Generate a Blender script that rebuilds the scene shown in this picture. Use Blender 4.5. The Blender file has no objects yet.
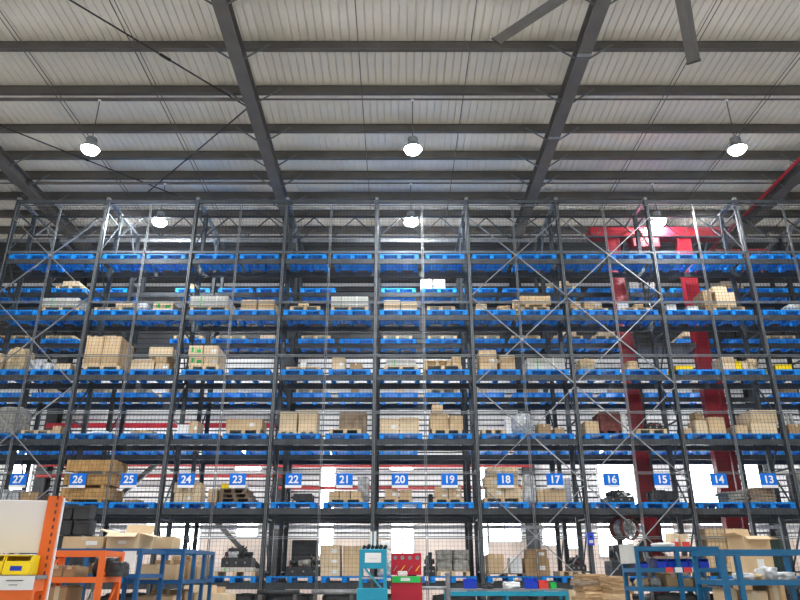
import bpy, bmesh, math, random
from mathutils import Vector, Matrix, noise
random.seed(7)
R = math.radians
S = bpy.context.scene
COL = S.collection
CAMZ = 1.6
F = 678.0
PITCH = R(21.86)
CS, SN = math.cos(PITCH), math.sin(PITCH)
VX = 397.0

def ray(px, py):
    dx, dy = (px - VX) / F, (300 - py) / F
    return dx, CS - SN * dy, SN + CS * dy
def at(px, py, Y):                      # photo direction -> world X, Z at distance Y
    a, b, c = ray(px, py)
    return a * Y / b, CAMZ + c * Y / b
def atz(px, py, z):                     # photo direction -> world X, Y at height z
    a, b, c = ray(px, py)
    t = (z - CAMZ) / c
    return a * t, b * t

# ------------------------------------------------------------------ materials
M = {}
def mat(name, c, rough=.6, metal=0., var=.12, scale=6., bump=0., spec=.5, c2=None, mix=None):
    m = bpy.data.materials.new(name); m.use_nodes = True
    nt = m.node_tree; b = nt.nodes['Principled BSDF']
    b.inputs['Roughness'].default_value = rough
    b.inputs['Metallic'].default_value = metal
    b.inputs['Specular IOR Level'].default_value = spec
    tc = nt.nodes.new('ShaderNodeTexCoord')
    n = nt.nodes.new('ShaderNodeTexNoise'); n.inputs['Scale'].default_value = scale; n.inputs['Detail'].default_value = 4
    oi = nt.nodes.new('ShaderNodeObjectInfo')
    ad = nt.nodes.new('ShaderNodeVectorMath'); ad.operation = 'ADD'
    mu = nt.nodes.new('ShaderNodeMath'); mu.operation = 'MULTIPLY'; mu.inputs[1].default_value = 37.
    nt.links.new(oi.outputs['Random'], mu.inputs[0])
    nt.links.new(tc.outputs['Object'], ad.inputs[0]); nt.links.new(mu.outputs[0], ad.inputs[1])
    nt.links.new(ad.outputs[0], n.inputs['Vector'])
    r = nt.nodes.new('ShaderNodeValToRGB')
    a = [max(0, x * (1 - var)) for x in c]; d = [min(1, x * (1 + var)) for x in (c2 or c)]
    r.color_ramp.elements[0].position = .3; r.color_ramp.elements[1].position = .7
    r.color_ramp.elements[0].color = (*a, 1); r.color_ramp.elements[1].color = (*d, 1)
    nt.links.new(n.outputs['Fac'], r.inputs['Fac'])
    nt.links.new(r.outputs['Color'], b.inputs['Base Color'])
    if bump:
        bp = nt.nodes.new('ShaderNodeBump'); bp.inputs['Strength'].default_value = bump; bp.inputs['Distance'].default_value = .02
        nt.links.new(n.outputs['Fac'], bp.inputs['Height']); nt.links.new(bp.outputs['Normal'], b.inputs['Normal'])
    M[name] = m
    return m
def emit(name, c, s):
    m = bpy.data.materials.new(name); m.use_nodes = True
    nt = m.node_tree; nt.nodes.remove(nt.nodes['Principled BSDF'])
    e = nt.nodes.new('ShaderNodeEmission'); e.inputs['Color'].default_value = (*c, 1); e.inputs['Strength'].default_value = s
    nt.links.new(e.outputs[0], nt.nodes['Material Output'].inputs['Surface'])
    M[name] = m
LAMP, WIN, WORLD, FILL = 640., 9., .62, 85.
mat('roof', (.74, .69, .60), .55, 0, .05, 1.2)
mat('cladding_shaded', (.05, .052, .055), .5, 0, .08, 1.5)
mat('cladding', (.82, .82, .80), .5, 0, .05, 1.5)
mat('fan_metal', (.22, .21, .195), .5, .2, .1, 3.)
mat('wainscot', (.82, .69, .60), .7, 0, .08, 2.)
mat('concrete', (.42, .40, .37), .5, 0, .15, .8)
mat('dark_steel', (.10, .091, .083), .6, 0, .15, 2.)
mat('column_steel', (.03, .032, .036), .5, .2, .2, 2.)
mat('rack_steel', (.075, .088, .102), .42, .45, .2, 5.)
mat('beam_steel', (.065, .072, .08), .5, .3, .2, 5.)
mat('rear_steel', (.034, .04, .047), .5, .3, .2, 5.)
mat('galvanised', (.30, .31, .32), .4, .6, .2, 8.)
mat('wire', (.012, .013, .014), .5, .4, .1, 5.)
mat('panel_frame', (.15, .16, .17), .45, .4, .15, 5.)
mat('black', (.012, .012, .013), .5, 0, .2, 5.)
mat('charcoal', (.035, .037, .042), .55, 0, .35, 7.)
mat('blue_plastic', (.006, .27, .82), .45, 0, .10, 8., 0, .3)
mat('blue_sign', (.004, .155, .66), .5, 0, .03, 3., 0, .2)
mat('white', (.82, .82, .82), .5, 0, .04, 4.)
mat('board_white', (.83, .79, .79), .4, 0, .03, 1.5)
mat('card', (.66, .47, .275), .75, 0, .09, 3.)
mat('card_pale', (.76, .585, .38), .75, 0, .09, 3.)
mat('card_brown', (.42, .27, .14), .75, 0, .12, 3.)
mat('card_dull', (.36, .27, .19), .8, 0, .3, 5., .3)
mat('tape', (.70, .58, .42), .3, 0, .04, 6.)
mat('paper', (.85, .85, .84), .6, 0, .03, 6.)
mat('green', (.02, .55, .10), .5, 0, .05, 6.)
mat('wood', (.72, .52, .30), .7, 0, .22, 9.)
mat('wood_dark', (.22, .15, .10), .75, 0, .3, 9.)
mat('crate_wood', (.55, .32, .12), .65, 0, .22, 8.)
mat('slab', (.58, .57, .53), .6, 0, .08, 5.)
mat('wrap', (.62, .63, .64), .18, 0, .45, 9., .6)
mat('sack', (.66, .50, .30), .8, 0, .25, 9., .5)
mat('bale', (.34, .33, .30), .85, 0, .35, 9., .7)
mat('rust', (.17, .045, .038), .6, .1, .3, 6.)
mat('crane_red', (.30, .008, .017), .4, 0, .12, 1.5)
mat('tool_red', (.50, .012, .035), .4, 0, .1, 3.)
mat('pipe_red', (.36, .03, .03), .45, 0, .1, 3.)
mat('orange', (.85, .155, .022), .4, 0, .07, 3.)
mat('yellow', (.92, .66, .0), .4, 0, .05, 3.)
mat('trolley_blue', (.012, .10, .27), .4, .1, .12, 4.)
mat('trolley_teal', (.012, .13, .28), .4, .1, .12, 4.)
mat('teal', (.012, .30, .45), .4, 0, .08, 3.)
mat('bin_blue', (.008, .05, .55), .4, 0, .1, 3.)
mat('shelf_board', (.20, .21, .22), .6, 0, .2, 4.)
mat('red_label', (.75, .06, .05), .5, 0, .1, 4.)
mat('lime', (.55, .62, .18), .6, 0, .1, 4.)
mat('dark_green', (.035, .07, .05), .5, 0, .15, 3.)
emit('lamp_lens', (.93, .97, 1.), LAMP)
emit('daylight', (.93, .97, 1.), WIN)
emit('fill_glow', (1., .98, .95), FILL)

# ------------------------------------------------------------------ mesh building
class MB:
    def __init__(s): s.v = []; s.f = []
    def box(s, x0, x1, y0, y1, z0, z1):
        n = len(s.v)
        s.v += [(x, y, z) for z in (z0, z1) for y in (y0, y1) for x in (x0, x1)]
        s.f += [tuple(n + i for i in q) for q in ((0,2,3,1), (4,5,7,6), (0,1,5,4), (2,6,7,3), (0,4,6,2), (1,3,7,5))]
        return s
    def cbox(s, c, d):
        return s.box(c[0]-d[0]/2, c[0]+d[0]/2, c[1]-d[1]/2, c[1]+d[1]/2, c[2]-d[2]/2, c[2]+d[2]/2)
    def chbox(s, x0, x1, y0, y1, z0, z1, e=.01):      # box with chamfered vertical and top edges
        n = len(s.v)
        ring = lambda k: [(x0+k, y0), (x1-k, y0), (x1, y0+k), (x1, y1-k), (x1-k, y1), (x0+k, y1), (x0, y1-k), (x0, y0+k)]
        for z, k, q in ((z0, e, 0), (z1-e, e, 0), (z1, e, e)):
            for x, y in ring(k):
                cx, cy = (x0+x1)/2, (y0+y1)/2
                fx = 1 - q/max(.001, (x1-x0)/2); fy = 1 - q/max(.001, (y1-y0)/2)
                s.v.append((cx+(x-cx)*fx, cy+(y-cy)*fy, z))
        for r in (0, 1):
            for i in range(8):
                j = (i+1) % 8
                s.f.append((n+r*8+i, n+r*8+j, n+r*8+8+j, n+r*8+8+i))
        s.f.append(tuple(n+i for i in range(7, -1, -1))); s.f.append(tuple(n+16+i for i in range(8)))
        return s
    def tube(s, p, q, r, n=8, r2=None):
        p, q = Vector(p), Vector(q); d = (q-p)
        if d.length < 1e-6: return s
        d.normalize(); r2 = r if r2 is None else r2
        a = d.orthogonal().normalized(); b = d.cross(a); k = len(s.v)
        for c, rr in ((p, r), (q, r2)):
            for i in range(n):
                t = 2*math.pi*i/n
                s.v.append(tuple(c + a*(rr*math.cos(t)) + b*(rr*math.sin(t))))
        for i in range(n):
            j = (i+1) % n; s.f.append((k+i, k+j, k+n+j, k+n+i))
        s.f.append(tuple(k+i for i in range(n-1, -1, -1))); s.f.append(tuple(k+n+i for i in range(n)))
        return s
    def bar(s, p, q, w, h, up=(0,0,1)):                # rectangular bar
        p, q = Vector(p), Vector(q); d = (q-p).normalized(); u = Vector(up)
        a = d.cross(u)
        if a.length < 1e-4: a = d.orthogonal()
        a.normalize(); b = a.cross(d).normalized(); k = len(s.v)
        for c in (p, q):
            for sx, sy in ((-1,-1), (1,-1), (1,1), (-1,1)):
                s.v.append(tuple(c + a*(sx*w/2) + b*(sy*h/2)))
        for i in range(4):
            j = (i+1) % 4; s.f.append((k+i, k+j, k+4+j, k+4+i))
        s.f += [(k+3,k+2,k+1,k), (k+4,k+5,k+6,k+7)]
        return s
    def quad(s, *p):
        k = len(s.v); s.v += [tuple(x) for x in p]; s.f.append(tuple(range(k, k+len(p)))); return s
    def lathe(s, prof, n=16, c=(0,0,0)):
        k = len(s.v)
        for r, z in prof:
            for i in range(n):
                t = 2*math.pi*i/n; s.v.append((c[0]+r*math.cos(t), c[1]+r*math.sin(t), c[2]+z))
        for a in range(len(prof)-1):
            for i in range(n):
                j = (i+1) % n; s.f.append((k+a*n+i, k+a*n+j, k+a*n+n+j, k+a*n+n+i))
        s.f.append(tuple(k+i for i in range(n-1, -1, -1))); s.f.append(tuple(k+(len(prof)-1)*n+i for i in range(n)))
        return s
    def lump(s, w, d, h, seed=0, amp=.12, n=7, roundness=.35, c=(0,0,0)):   # crumpled sack or wrapped bundle
        bm = bmesh.new(); bmesh.ops.create_cube(bm, size=1.)
        bmesh.ops.subdivide_edges(bm, edges=bm.edges[:], cuts=n, use_grid_fill=True)
        k = len(s.v)
        for v in bm.verts:
            p = v.co.copy(); sph = p.normalized()*.56
            p = p.lerp(sph, roundness)
            o = noise.noise(p*3.1 + Vector((seed*7.3, seed*1.7, 0)))*amp + noise.noise(p*8.+Vector((0, seed, 3)))*amp*.4
            p = p*(1+o)
            z = max(0., (p.z+.5)*h)
            if v.co.z < -.49: z = 0.
            s.v.append((c[0]+p.x*w, c[1]+p.y*d, c[2]+z))
        bm.verts.index_update()
        for f in bm.faces: s.f.append(tuple(k+v.index for v in f.verts))
        bm.free(); return s
    def mesh(s, name):
        me = bpy.data.meshes.new(name); me.from_pydata(s.v, [], s.f); me.update()
        bm = bmesh.new(); bm.from_mesh(me); bmesh.ops.recalc_face_normals(bm, faces=bm.faces); bm.to_mesh(me); bm.free()
        return me
    def obj(s, name, m, parent=None, smooth=False, loc=None):
        me = s.mesh(name); me.materials.append(M[m])
        if smooth:
            for p in me.polygons: p.use_smooth = True
        return link(name, me, parent, loc)
def link(name, me, parent=None, loc=None):
    o = bpy.data.objects.new(name, me); COL.objects.link(o)
    if parent: o.parent = parent
    if loc is not None: o.location = loc
    return o
def tag(o, label, cat, group=None):
    o['label'] = label; o['category'] = cat
    if group: o['group'] = group
    return o
def thing(name, label, cat, loc=(0,0,0), group=None, rz=0.):
    o = link(name, None, None, loc); o.rotation_euler.z = rz
    return tag(o, label, cat, group)
def struct(o): o['kind'] = 'structure'; return o
def copy_tree(o, loc, label, group=None, parent=None):
    c = o.copy(); COL.objects.link(c); c.location = loc; c['label'] = label
    if group: c['group'] = group
    for ch in list(o.children):
        d = ch.copy(); COL.objects.link(d); d.parent = c
        for g in list(ch.children):
            e = g.copy(); COL.objects.link(e); e.parent = d
    return c

# ------------------------------------------------------------------ layout numbers
Y1, DEPTH = 18.5, 1.1                    # front rack face and depth
Y2 = 21.15                               # rear rack face (beyond the crane aisle)
BAY = 2.8
XI = lambda i: -.63 + BAY*(i-3)          # upright positions
PH = .15                                 # pallet height
LZ = {k: 1.335 + .015 + 1.803*(6-k) for k in range(1, 7)}   # pallet underside at each level, 1 = top
PT = {k: LZ[k] + PH for k in LZ}
TOP = 12.4
CARD = {1: 'top shelf', 2: 'second shelf from top', 3: 'third shelf from top', 4: 'fourth shelf from top', 5: 'numbered shelf', 6: 'lowest shelf'}
def colX(n):                             # centre of pallet column by its sign number
    i = (26-n)//2
    return XI(i) + BAY/2 + (-.677 if n % 2 == 0 else .677)
def colname(n):
    if 13 <= n <= 27: return 'sign %d' % n
    if n > 27: return ['left picture edge', 'far left edge', 'far left edge'][min(2, n-28)]
    return ['right picture edge', 'far right edge'][min(1, 12-n)]
def nearcol(x): return min(range(11, 29), key=lambda n: abs(colX(n)-x))
def where(n, k):
    w = {5: 'behind', 6: 'below'}.get(k, 'above')
    if not 13 <= n <= 27: w = 'at'
    return 'on %s %s %s' % (CARD[k], w, colname(n))

# ------------------------------------------------------------------ the hall
RB, PB, RS = 13.62, 14.0, 14.34           # rafter underside, purlin underside, roof sheet
WALLY = 25.2
MB().box(-18, 18, -24, WALLY+.2, -.2, 0).obj('floor', 'concrete'); struct(bpy.data.objects['floor'])
b = MB(); pitch = .21; x = -18.; prof = []
while x < 18: 
    prof += [(x, 0), (x+.17, 0), (x+.178, .03), (x+.2, .03)]; x += pitch
prof.append((x, 0))
for (xa, za), (xb, zb) in zip(prof, prof[1:]):
    b.quad((xa, -6, RS+za), (xb, -6, RS+zb), (xb, WALLY+.2, RS+zb), (xa, WALLY+.2, RS+za))
b.quad((-18, -6, RS+.12), (x, -6, RS+.12), (x, WALLY+.2, RS+.12), (-18, WALLY+.2, RS+.12))
struct(b.obj('ceiling', 'roof'))
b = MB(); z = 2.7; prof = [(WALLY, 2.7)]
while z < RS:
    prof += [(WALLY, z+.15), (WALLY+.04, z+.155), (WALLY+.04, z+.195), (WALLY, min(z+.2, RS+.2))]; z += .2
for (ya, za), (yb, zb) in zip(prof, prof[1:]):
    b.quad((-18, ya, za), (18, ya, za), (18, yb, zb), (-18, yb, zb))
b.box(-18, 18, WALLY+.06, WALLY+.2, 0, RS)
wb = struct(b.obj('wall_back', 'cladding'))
wb.data.materials.append(M['cladding_shaded']); wb.data.materials.append(M['charcoal'])
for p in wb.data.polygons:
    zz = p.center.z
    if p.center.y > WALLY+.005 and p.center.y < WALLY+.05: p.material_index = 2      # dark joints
    elif 9.2 < zz < 12.3 or zz > 12.5: p.material_index = 1                           # upper cladding, its lack of light put into a darker colour
struct(MB().box(-18, 18, WALLY-.02, WALLY+.055, 0, 2.68).obj('trim_1', 'wainscot'))
for nm, x in (('wall_left', -18.1), ('wall_right', 18.1)):
    struct(MB().box(x-.1, x+.1, -6, WALLY+.2, 0, RS+.1).obj(nm, 'cladding'))

wins = [(12,34,446,496), (146,201,516,552), (236,263,447,471), (237,259,517,537), (320,335,452,556), (390,413,447,471), (391,414,517,566),
        (475,486,450,556), (488,521,518,542), (541,557,518,546), (563,578,518,549), (597,634,450,506), (597,632,517,557), (688,718,452,509), (744,762,458,492), (655,673,520,541), (700, 722, 518, 545)]
for n, (xa, xb, ya, yb) in enumerate(wins):
    xm = (xa+xb)/2; ym = (ya+yb)/2
    X0, _ = at(xa, ym, WALLY); X1, _ = at(xb, ym, WALLY); _, Z1 = at(xm, ya, WALLY); _, Z0 = at(xm, yb, WALLY)
    w = thing('window_%d' % (n+1), '', 'window', ((X0+X1)/2, WALLY-.06, Z0)); del w['label']; del w['category']; struct(w)
    hw, h = (X1-X0)/2, Z1-Z0
    fr = MB()
    for sx in (-hw, hw): fr.box(sx-.03, sx+.03, -.04, .03, -.03, h+.03)
    for zz in (0, h): fr.box(-hw, hw, -.04, .03, zz-.03, zz+.03)
    if hw > .4: fr.box(-.02, .02, -.03, .03, 0, h)
    fr.obj('window_frame', 'white', w)
    MB().box(-hw, hw, 0, .02, 0, h).obj('pane', 'daylight', w)

RX = [-12.6, -4.05, 4.69, 13.2]
RN = ['at far left corner', 'left of centre, over sign 22', 'right of centre, over sign 17', 'at far right corner']
for x, nm in zip(RX, RN):
    t = thing('roof_rafter', 'dark steel I-beam rafter %s' % nm, 'rafter', (x, 0, RB), 'roof rafters')
    b = MB().box(-.17, .17, -6, WALLY, 0, .03).box(-.17, .17, -6, WALLY, .35, .379).box(-.012, .012, -6, WALLY, .03, .35)
    b.obj('beam', 'dark_steel', t)
    for yy in ((6.5, 13.78-.3, 17.27-.3, 21.27-.3) if x == 4.69 else ()): MB().box(-.18, .18, yy-.05, yy+.05, -.015, -.001).obj('splice_plate', 'galvanised', t)
PY = [3.4, 5.1, 6.8, 8.5, 10.25, 12.0, 13.78, 15.5, 17.27, 18.7, 19.9, 21.27, 22.6, 23.9]
ORD = ['first', 'second', 'third', 'fourth', 'fifth', 'sixth', 'seventh', 'eighth', 'ninth']
vis = 0
for y in PY:
    if y > 13:
        lab = 'dark steel roof purlin crossing whole picture, %s from the top' % ORD[vis]; vis += 1
    else: lab = 'dark steel roof purlin just above the picture frame, %.1f metres nearer than first seen' % (13.78-y)
    b = MB().box(-18, 18, y-.01, y+.01, PB, RS-.005).box(-18, 18, y-.11, y+.01, PB, PB+.012).box(-18, 18, y-.01, y+.09, RS-.02, RS-.005)
    tag(b.obj('roof_purlin', 'dark_steel'), lab, 'purlin', 'roof purlins')
for x, nm in zip(RX, RN):                # fly braces from rafter to purlin
    for y in PY:
        if y < 8: continue
        for s in (-1, 1):
            o = MB().bar((x+s*.15, y-.13, RB+.02), (x+s*.82, y-.13, PB+.12), .05, .012, (0, 1, 0)).obj('fly_brace', 'panel_frame')
            v = PY.index(y)-5
            tag(o, '%s fly brace of rafter %s, at %s' % ('left' if s < 0 else 'right', nm.split(',')[0], ('%s purlin from top' % ORD[v-1]) if v > 0 else 'purlin above frame'), 'brace', 'rafter fly braces')
for k, x in enumerate((-9.5, -6.66, -.98, 1.86, 7.53, 10.4)):
    o = MB()
    for d in ((-.06, .06) if abs(x) > 3 else (0,)): o.tube((x+d, 3, PB-.012), (x+d, 24, PB-.012), .012, 6)
    tag(o.obj('sag_rod', 'dark_steel'), 'thin sag rod running under roof purlins, %s from the left' % ORD[k], 'rod', 'sag rods')
for k, (pa, pb, nm) in enumerate((((40, -18), (246, 106), 'from top edge down to left rafter'), ((-60, 102), (178, 196), 'from left edge past lamp down to racks'), ((250, 106), (148, 192), 'from left rafter back toward tall racks'))):
    zz = PB-.06-.05*k; a = atz(*pa, zz); c = atz(*pb, zz)
    t = thing('bracing_rod', 'black tension rod under roof %s' % nm, 'rod', (0, 0, zz), 'roof bracing rods')
    MB().tube((*a, 0), (*c, 0), .022, 6).obj('rod', 'black', t)
    m_ = (a[0]*.45+c[0]*.55, a[1]*.45+c[1]*.55)
    d_ = Vector((c[0]-a[0], c[1]-a[1], 0)).normalized()*.15
    MB().tube((m_[0]-d_.x, m_[1]-d_.y, 0), (m_[0]+d_.x, m_[1]+d_.y, 0), .04, 6).obj('turnbuckle', 'black', t)
# building columns against the back wall
for x, nm in zip(RX, RN):
    t = thing('building_column', 'dark steel building column at back wall, %s' % {0: 'behind the left bay', 1: 'behind sign 22', 2: 'behind sign 17', 3: 'at right edge behind sign 13'}[RX.index(x)], 'column', (x, WALLY-.45, 0), 'building columns')
    MB().box(-.2, .2, -.2, -.17, 0, RB-.02).box(-.2, .2, .17, .2, 0, RB-.02).box(-.015, .015, -.17, .17, 0, RB-.02).obj('shaft', 'column_steel', t)
    MB().box(-.3, .3, -.3, .3, 0, .03).obj('base_plate', 'column_steel', t)
for (ia, ib, py, th, lab) in ((0, 1, 425.5, .17, 'dark red horizontal girder on back wall behind signs 25 and 24'), (0, 1, 465, .12, 'upper thin red pipe at back wall behind sign 23'), (0, 1, 476, .12, 'lower thin red pipe at back wall behind sign 23'), (1, 2, 466, .10, 'upper red pipe at back wall behind signs 21 to 19'), (1, 2, 488, .12, 'lower red pipe at back wall behind sign 20')):
    z = at(300, py, WALLY-.7)[1]; o = MB()
    if th > .15: o.box(RX[ia]-.1, RX[ib]+.1, WALLY-.74, WALLY-.655, z-th/2, z+th/2)
    else: o.tube((RX[ia]-.1, WALLY-.7, z), (RX[ib]+.1, WALLY-.7, z), th/2, 10)
    tag(o.obj('red_pipe' if th < .15 else 'red_girder', 'pipe_red' if th < .15 else 'crane_red'), lab, 'pipe' if th < .15 else 'girder')
t = thing('fire_pipe', 'thin red pipe running under roof at top right corner', 'pipe', (12.72, 0, RB+.1))
MB().tube((0, 9, 0), (0, 24.9, 0), .05, 10).obj('pipe', 'crane_red', t)
for yy in (12, 13.78, 15.5, 18.7, 21.27): MB().tube((0, yy, .05), (0, yy, PB-RB-.1), .01, 6).obj('hanger', 'galvanised', t)

# high-bay lamps
t0 = None
LAMPS = [(-8.3, 15.5, 10.72, 'in near row, left one'), (.43, 15.5, 10.72, 'in near row, middle one'), (9.2, 15.5, 10.72, 'in near row, right one'),
         (-7.87, 19.9, 10.88, 'just above racks, left one'), (.47, 19.9, 10.88, 'just above racks, middle one'), (8.67, 19.9, 10.88, 'just above racks, right one')]
for yy in (8.5, 1.7): LAMPS += [(x, yy, 10.72, '%s row out of view overhead, %s' % ('first' if yy > 5 else 'second', s)) for x, s in ((-8.3, 'left'), (.43, 'middle'), (9.2, 'right'))]
for (x, y, z, nm) in LAMPS:
    zb = z + CAMZ - .12; lab = 'lit white high bay lamp hanging from roof %s' % nm
    if t0 is None or abs(z - tz) > .01:
        t0 = thing('high_bay_lamp', lab, 'lamp', (x, y, zb), 'high bay lamps'); tz = z
        MB().lathe([(.235, .02), (.245, .0), (.25, .04), (.19, .13), (.13, .19), (.12, .22)], 24).obj('reflector', 'galvanised', t0, True)
        MB().lathe([(.03, -.13), (.11, -.115), (.18, -.075), (.22, -.01), (.222, .018)], 24).obj('lens', 'lamp_lens', t0, True)
        h = MB().lathe([(.11, .22), (.12, .24), (.12, .36), (.09, .38)], 16)
        for k in range(12):
            a = k*math.pi/6; h.bar((.11*math.cos(a), .11*math.sin(a), .23), (.11*math.cos(a), .11*math.sin(a), .37), .01, .05, (math.cos(a), math.sin(a), 0))
        h.obj('housing', 'galvanised', t0)
        MB().tube((0, 0, .38), (0, 0, PB-.17-zb), .014, 8).obj('hanging_rod', 'dark_steel', t0)
        MB().lathe([(.03, PB-.21-zb), (.05, PB-.18-zb), (.05, PB-.172-zb)], 10).obj('hook', 'white', t0)
    else: copy_tree(t0, (x, y, zb), lab)
for yy, nm in ((15.5, 'near'), (19.9, 'far'), (8.5, 'overhead')):
    for a, c, s in zip([-18]+RX[:3]+[13.2], RX+[18], ('far left bay', 'left bay', 'middle bay', 'right bay', 'far right bay')):
        tag(MB().tube((a+.02, yy, PB-.14), (c-.02, yy, PB-.14), .05 if s == 'left bay' else .028, 8).obj('conduit_pipe', 'dark_steel'), 'thin grey conduit carrying %s row of lamps, %s' % (nm, s), 'pipe', 'lamp conduits')

# ceiling fan
FC = Vector((4.5, 8.1, 11.5))
t = thing('ceiling_fan', 'large industrial ceiling fan with long metal blades at top edge', 'fan', FC)
MB().lathe([(.28, -.12), (.3, -.08), (.3, .08), (.2, .14), (.12, .3)], 24).obj('hub', 'dark_steel', t, True)
MB().tube((0, 0, .28), (.05, 0, RB-FC.z), .05, 10).obj('downrod', 'dark_steel', t)
for k in range(5):
    a = R(62+72*k); d = Vector((math.cos(a), math.sin(a), 0)); s_ = Vector((-d.y, d.x, 0))
    b = MB(); w = .13
    P = [(-w, .015), (-.03, .04), (w*.7, .02), (w, -.015), (w*.7, -.012), (-.03, .005), (-w, -.01)]
    n = len(P); k0 = 0
    for rr in (.26, 3.62): b.v += [tuple(d*rr + s_*p + Vector((0, 0, q))) for p, q in P]
    for i in range(n): b.f.append((i, (i+1) % n, n+(i+1) % n, n+i))
    b.f += [tuple(range(n)), tuple(range(2*n-1, n-1, -1))]
    bl = b.obj('blade', 'fan_metal', t)
    MB().bar(d*3.621 + s_*-.14, d*3.621+s_*.14, .02, .07).obj('end_cap', 'dark_steel', bl)
    MB().bar(d*3.635 + s_*.02, d*3.635+s_*.12, .012, .03).obj('tip_sticker', 'orange', bl)

# ------------------------------------------------------------------ racks
def frame_proto(m, lab):
    t = thing('rack_upright_frame', lab, 'rack frame', (0, 0, 0), 'rack upright frames')
    for y in (0, DEPTH-.1):
        b = MB().box(-.06, .06, y, y+.012, 0, TOP).box(-.06, -.048, y, y+.1, 0, TOP).box(.048, .06, y, y+.1, 0, TOP).box(-.06, -.03, y+.088, y+.1, 0, TOP).box(.03, .06, y+.088, y+.1, 0, TOP)
        b.box(-.09, .09, y-.02, y+.12, 0, .012)
        p = b.obj('post', m, t)
        h = MB()
        for k in range(12): h.box(-.012, .012, y-.003, y, .5+k*1.0, .56+k*1.0)
        h.obj('connector_plate', 'black', p)
    h = MB().box(-.02, .02, .1, DEPTH-.1, -.02, .02).mesh('horizontal_brace'); h.materials.append(M[m])
    d = MB().bar((0, .1, 0), (0, DEPTH-.1, 1.2), .035, .035).mesh('diagonal_brace'); d.materials.append(M[m])
    z = .3; k = 0
    while z < TOP-.1:
        link('horizontal_brace', h, t, (0, 0, z))
        if z + 1.25 < TOP:
            o = link('diagonal_brace', d, t, (0, 0, z+.02))
            if k % 2: o.scale = (1, -1, 1); o.location.y = DEPTH
        z += 1.3; k += 1
    return t
fa = fb = None
for i in range(-1, 9):
    s = 'between signs %d and %d' % (27-2*i, 26-2*i) if 0 <= i <= 6 else {-1: 'at far left edge', 7: 'right of sign 13', 8: 'beyond right edge'}[i]
    lab = 'tall grey steel upright frame of front rack %s' % s
    if fa is None: fa = frame_proto('rack_steel', lab); fa.location = (XI(i), Y1, 0)
    else: copy_tree(fa, (XI(i), Y1, 0), lab)
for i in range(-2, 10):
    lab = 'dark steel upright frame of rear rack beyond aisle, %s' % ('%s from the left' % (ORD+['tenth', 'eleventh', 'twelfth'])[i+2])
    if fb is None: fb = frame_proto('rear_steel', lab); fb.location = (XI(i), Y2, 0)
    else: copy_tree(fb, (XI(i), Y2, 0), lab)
def beam_proto(m, z0):
    b = MB().box(-BAY/2+.065, BAY/2-.065, 0, .05, -.15, 0).box(-BAY/2+.065, BAY/2-.065, .05, .07, -.15, -.03)
    t = thing('shelf_beam', '', 'beam', (0, 0, 0), 'rack shelf beams')
    b.obj('beam', m, t)
    for s in (-1, 1): MB().box(s*(BAY/2-.062)-.004, s*(BAY/2-.062)+.004, -.012, .07, -.2, .03).obj('end_connector', m, t)
    return t
def baysigns(i): return 'at signs %d and %d' % (26-2*i, 25-2*i) if 0 <= i <= 6 else {-1: 'at sign 27, left edge', 7: 'at right edge past sign 13', -2: 'beyond left edge', 8: 'beyond right edge'}[i]
used = {}
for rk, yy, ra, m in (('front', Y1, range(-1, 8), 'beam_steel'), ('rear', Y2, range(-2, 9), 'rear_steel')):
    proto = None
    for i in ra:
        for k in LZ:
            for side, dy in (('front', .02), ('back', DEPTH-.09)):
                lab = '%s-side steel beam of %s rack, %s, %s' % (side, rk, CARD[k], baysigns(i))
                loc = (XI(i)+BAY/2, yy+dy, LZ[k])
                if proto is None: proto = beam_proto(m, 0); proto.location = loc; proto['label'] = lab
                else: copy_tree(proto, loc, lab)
# ties and trusses along the rack tops
def truss(i, y, z0, z1, m, lab):
    t = thing('top_truss', lab, 'truss', (XI(i)+BAY/2, y, z0), 'rack top trusses')
    w = BAY/2-.07; h = z1-z0
    MB().box(-w, w, -.03, .03, h-.06, h).obj('top_chord', m, t); MB().box(-w, w, -.03, .03, 0, .05).obj('bottom_chord', m, t)
    for k in range(4):
        xa = -w + k*w/2; s = (0.05, h-.06) if k % 2 == 0 else (h-.06, .05)
        MB().bar((xa, 0, s[0]), (xa+w/2, 0, s[1]), .03, .03, (0, 1, 0)).obj('diagonal', m, t)
for i in range(-1, 8):
    tag(MB().box(XI(i)+.065, XI(i+1)-.065, Y1+.02, Y1+.08, TOP-.1, TOP).obj('row_tie', 'beam_steel'), 'dark steel tie along top of front rack %s' % baysigns(i), 'tie', 'rack top ties')
    truss(i, Y1+DEPTH-.05, 11.62, TOP, 'beam_steel', 'zigzag steel truss atop back of front rack %s' % baysigns(i))
for i in range(-2, 9):
    tag(MB().box(XI(i)+.065, XI(i+1)-.065, Y2+.02, Y2+.08, TOP-.12, TOP).obj('row_tie', 'galvanised'), 'pale steel tie along top of rear rack %s' % baysigns(i), 'tie', 'rack top ties')
for i in range(-1, 9):
    t = thing('aisle_tie', 'overhead steel tie across crane aisle atop frame %s' % ('left of sign %d' % (26-2*i) if 0 <= i <= 6 else {-1: 'at far left edge', 7: 'right of sign 13', 8: 'past the right edge'}[i]), 'tie', (XI(i), Y1, TOP+.001), 'aisle ties')
    MB().box(-.05, .05, 0, Y2+DEPTH-Y1, 0, .09).obj('beam', 'galvanised', t)
    MB().bar((0, DEPTH+.02, -.75), (0, DEPTH+.75, 0), .045, .045).obj('knee_brace', 'galvanised', t)
    MB().bar((0, Y2-Y1-.02, -.75), (0, Y2-Y1-.75, 0), .045, .045).obj('knee_brace', 'galvanised', t)
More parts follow.
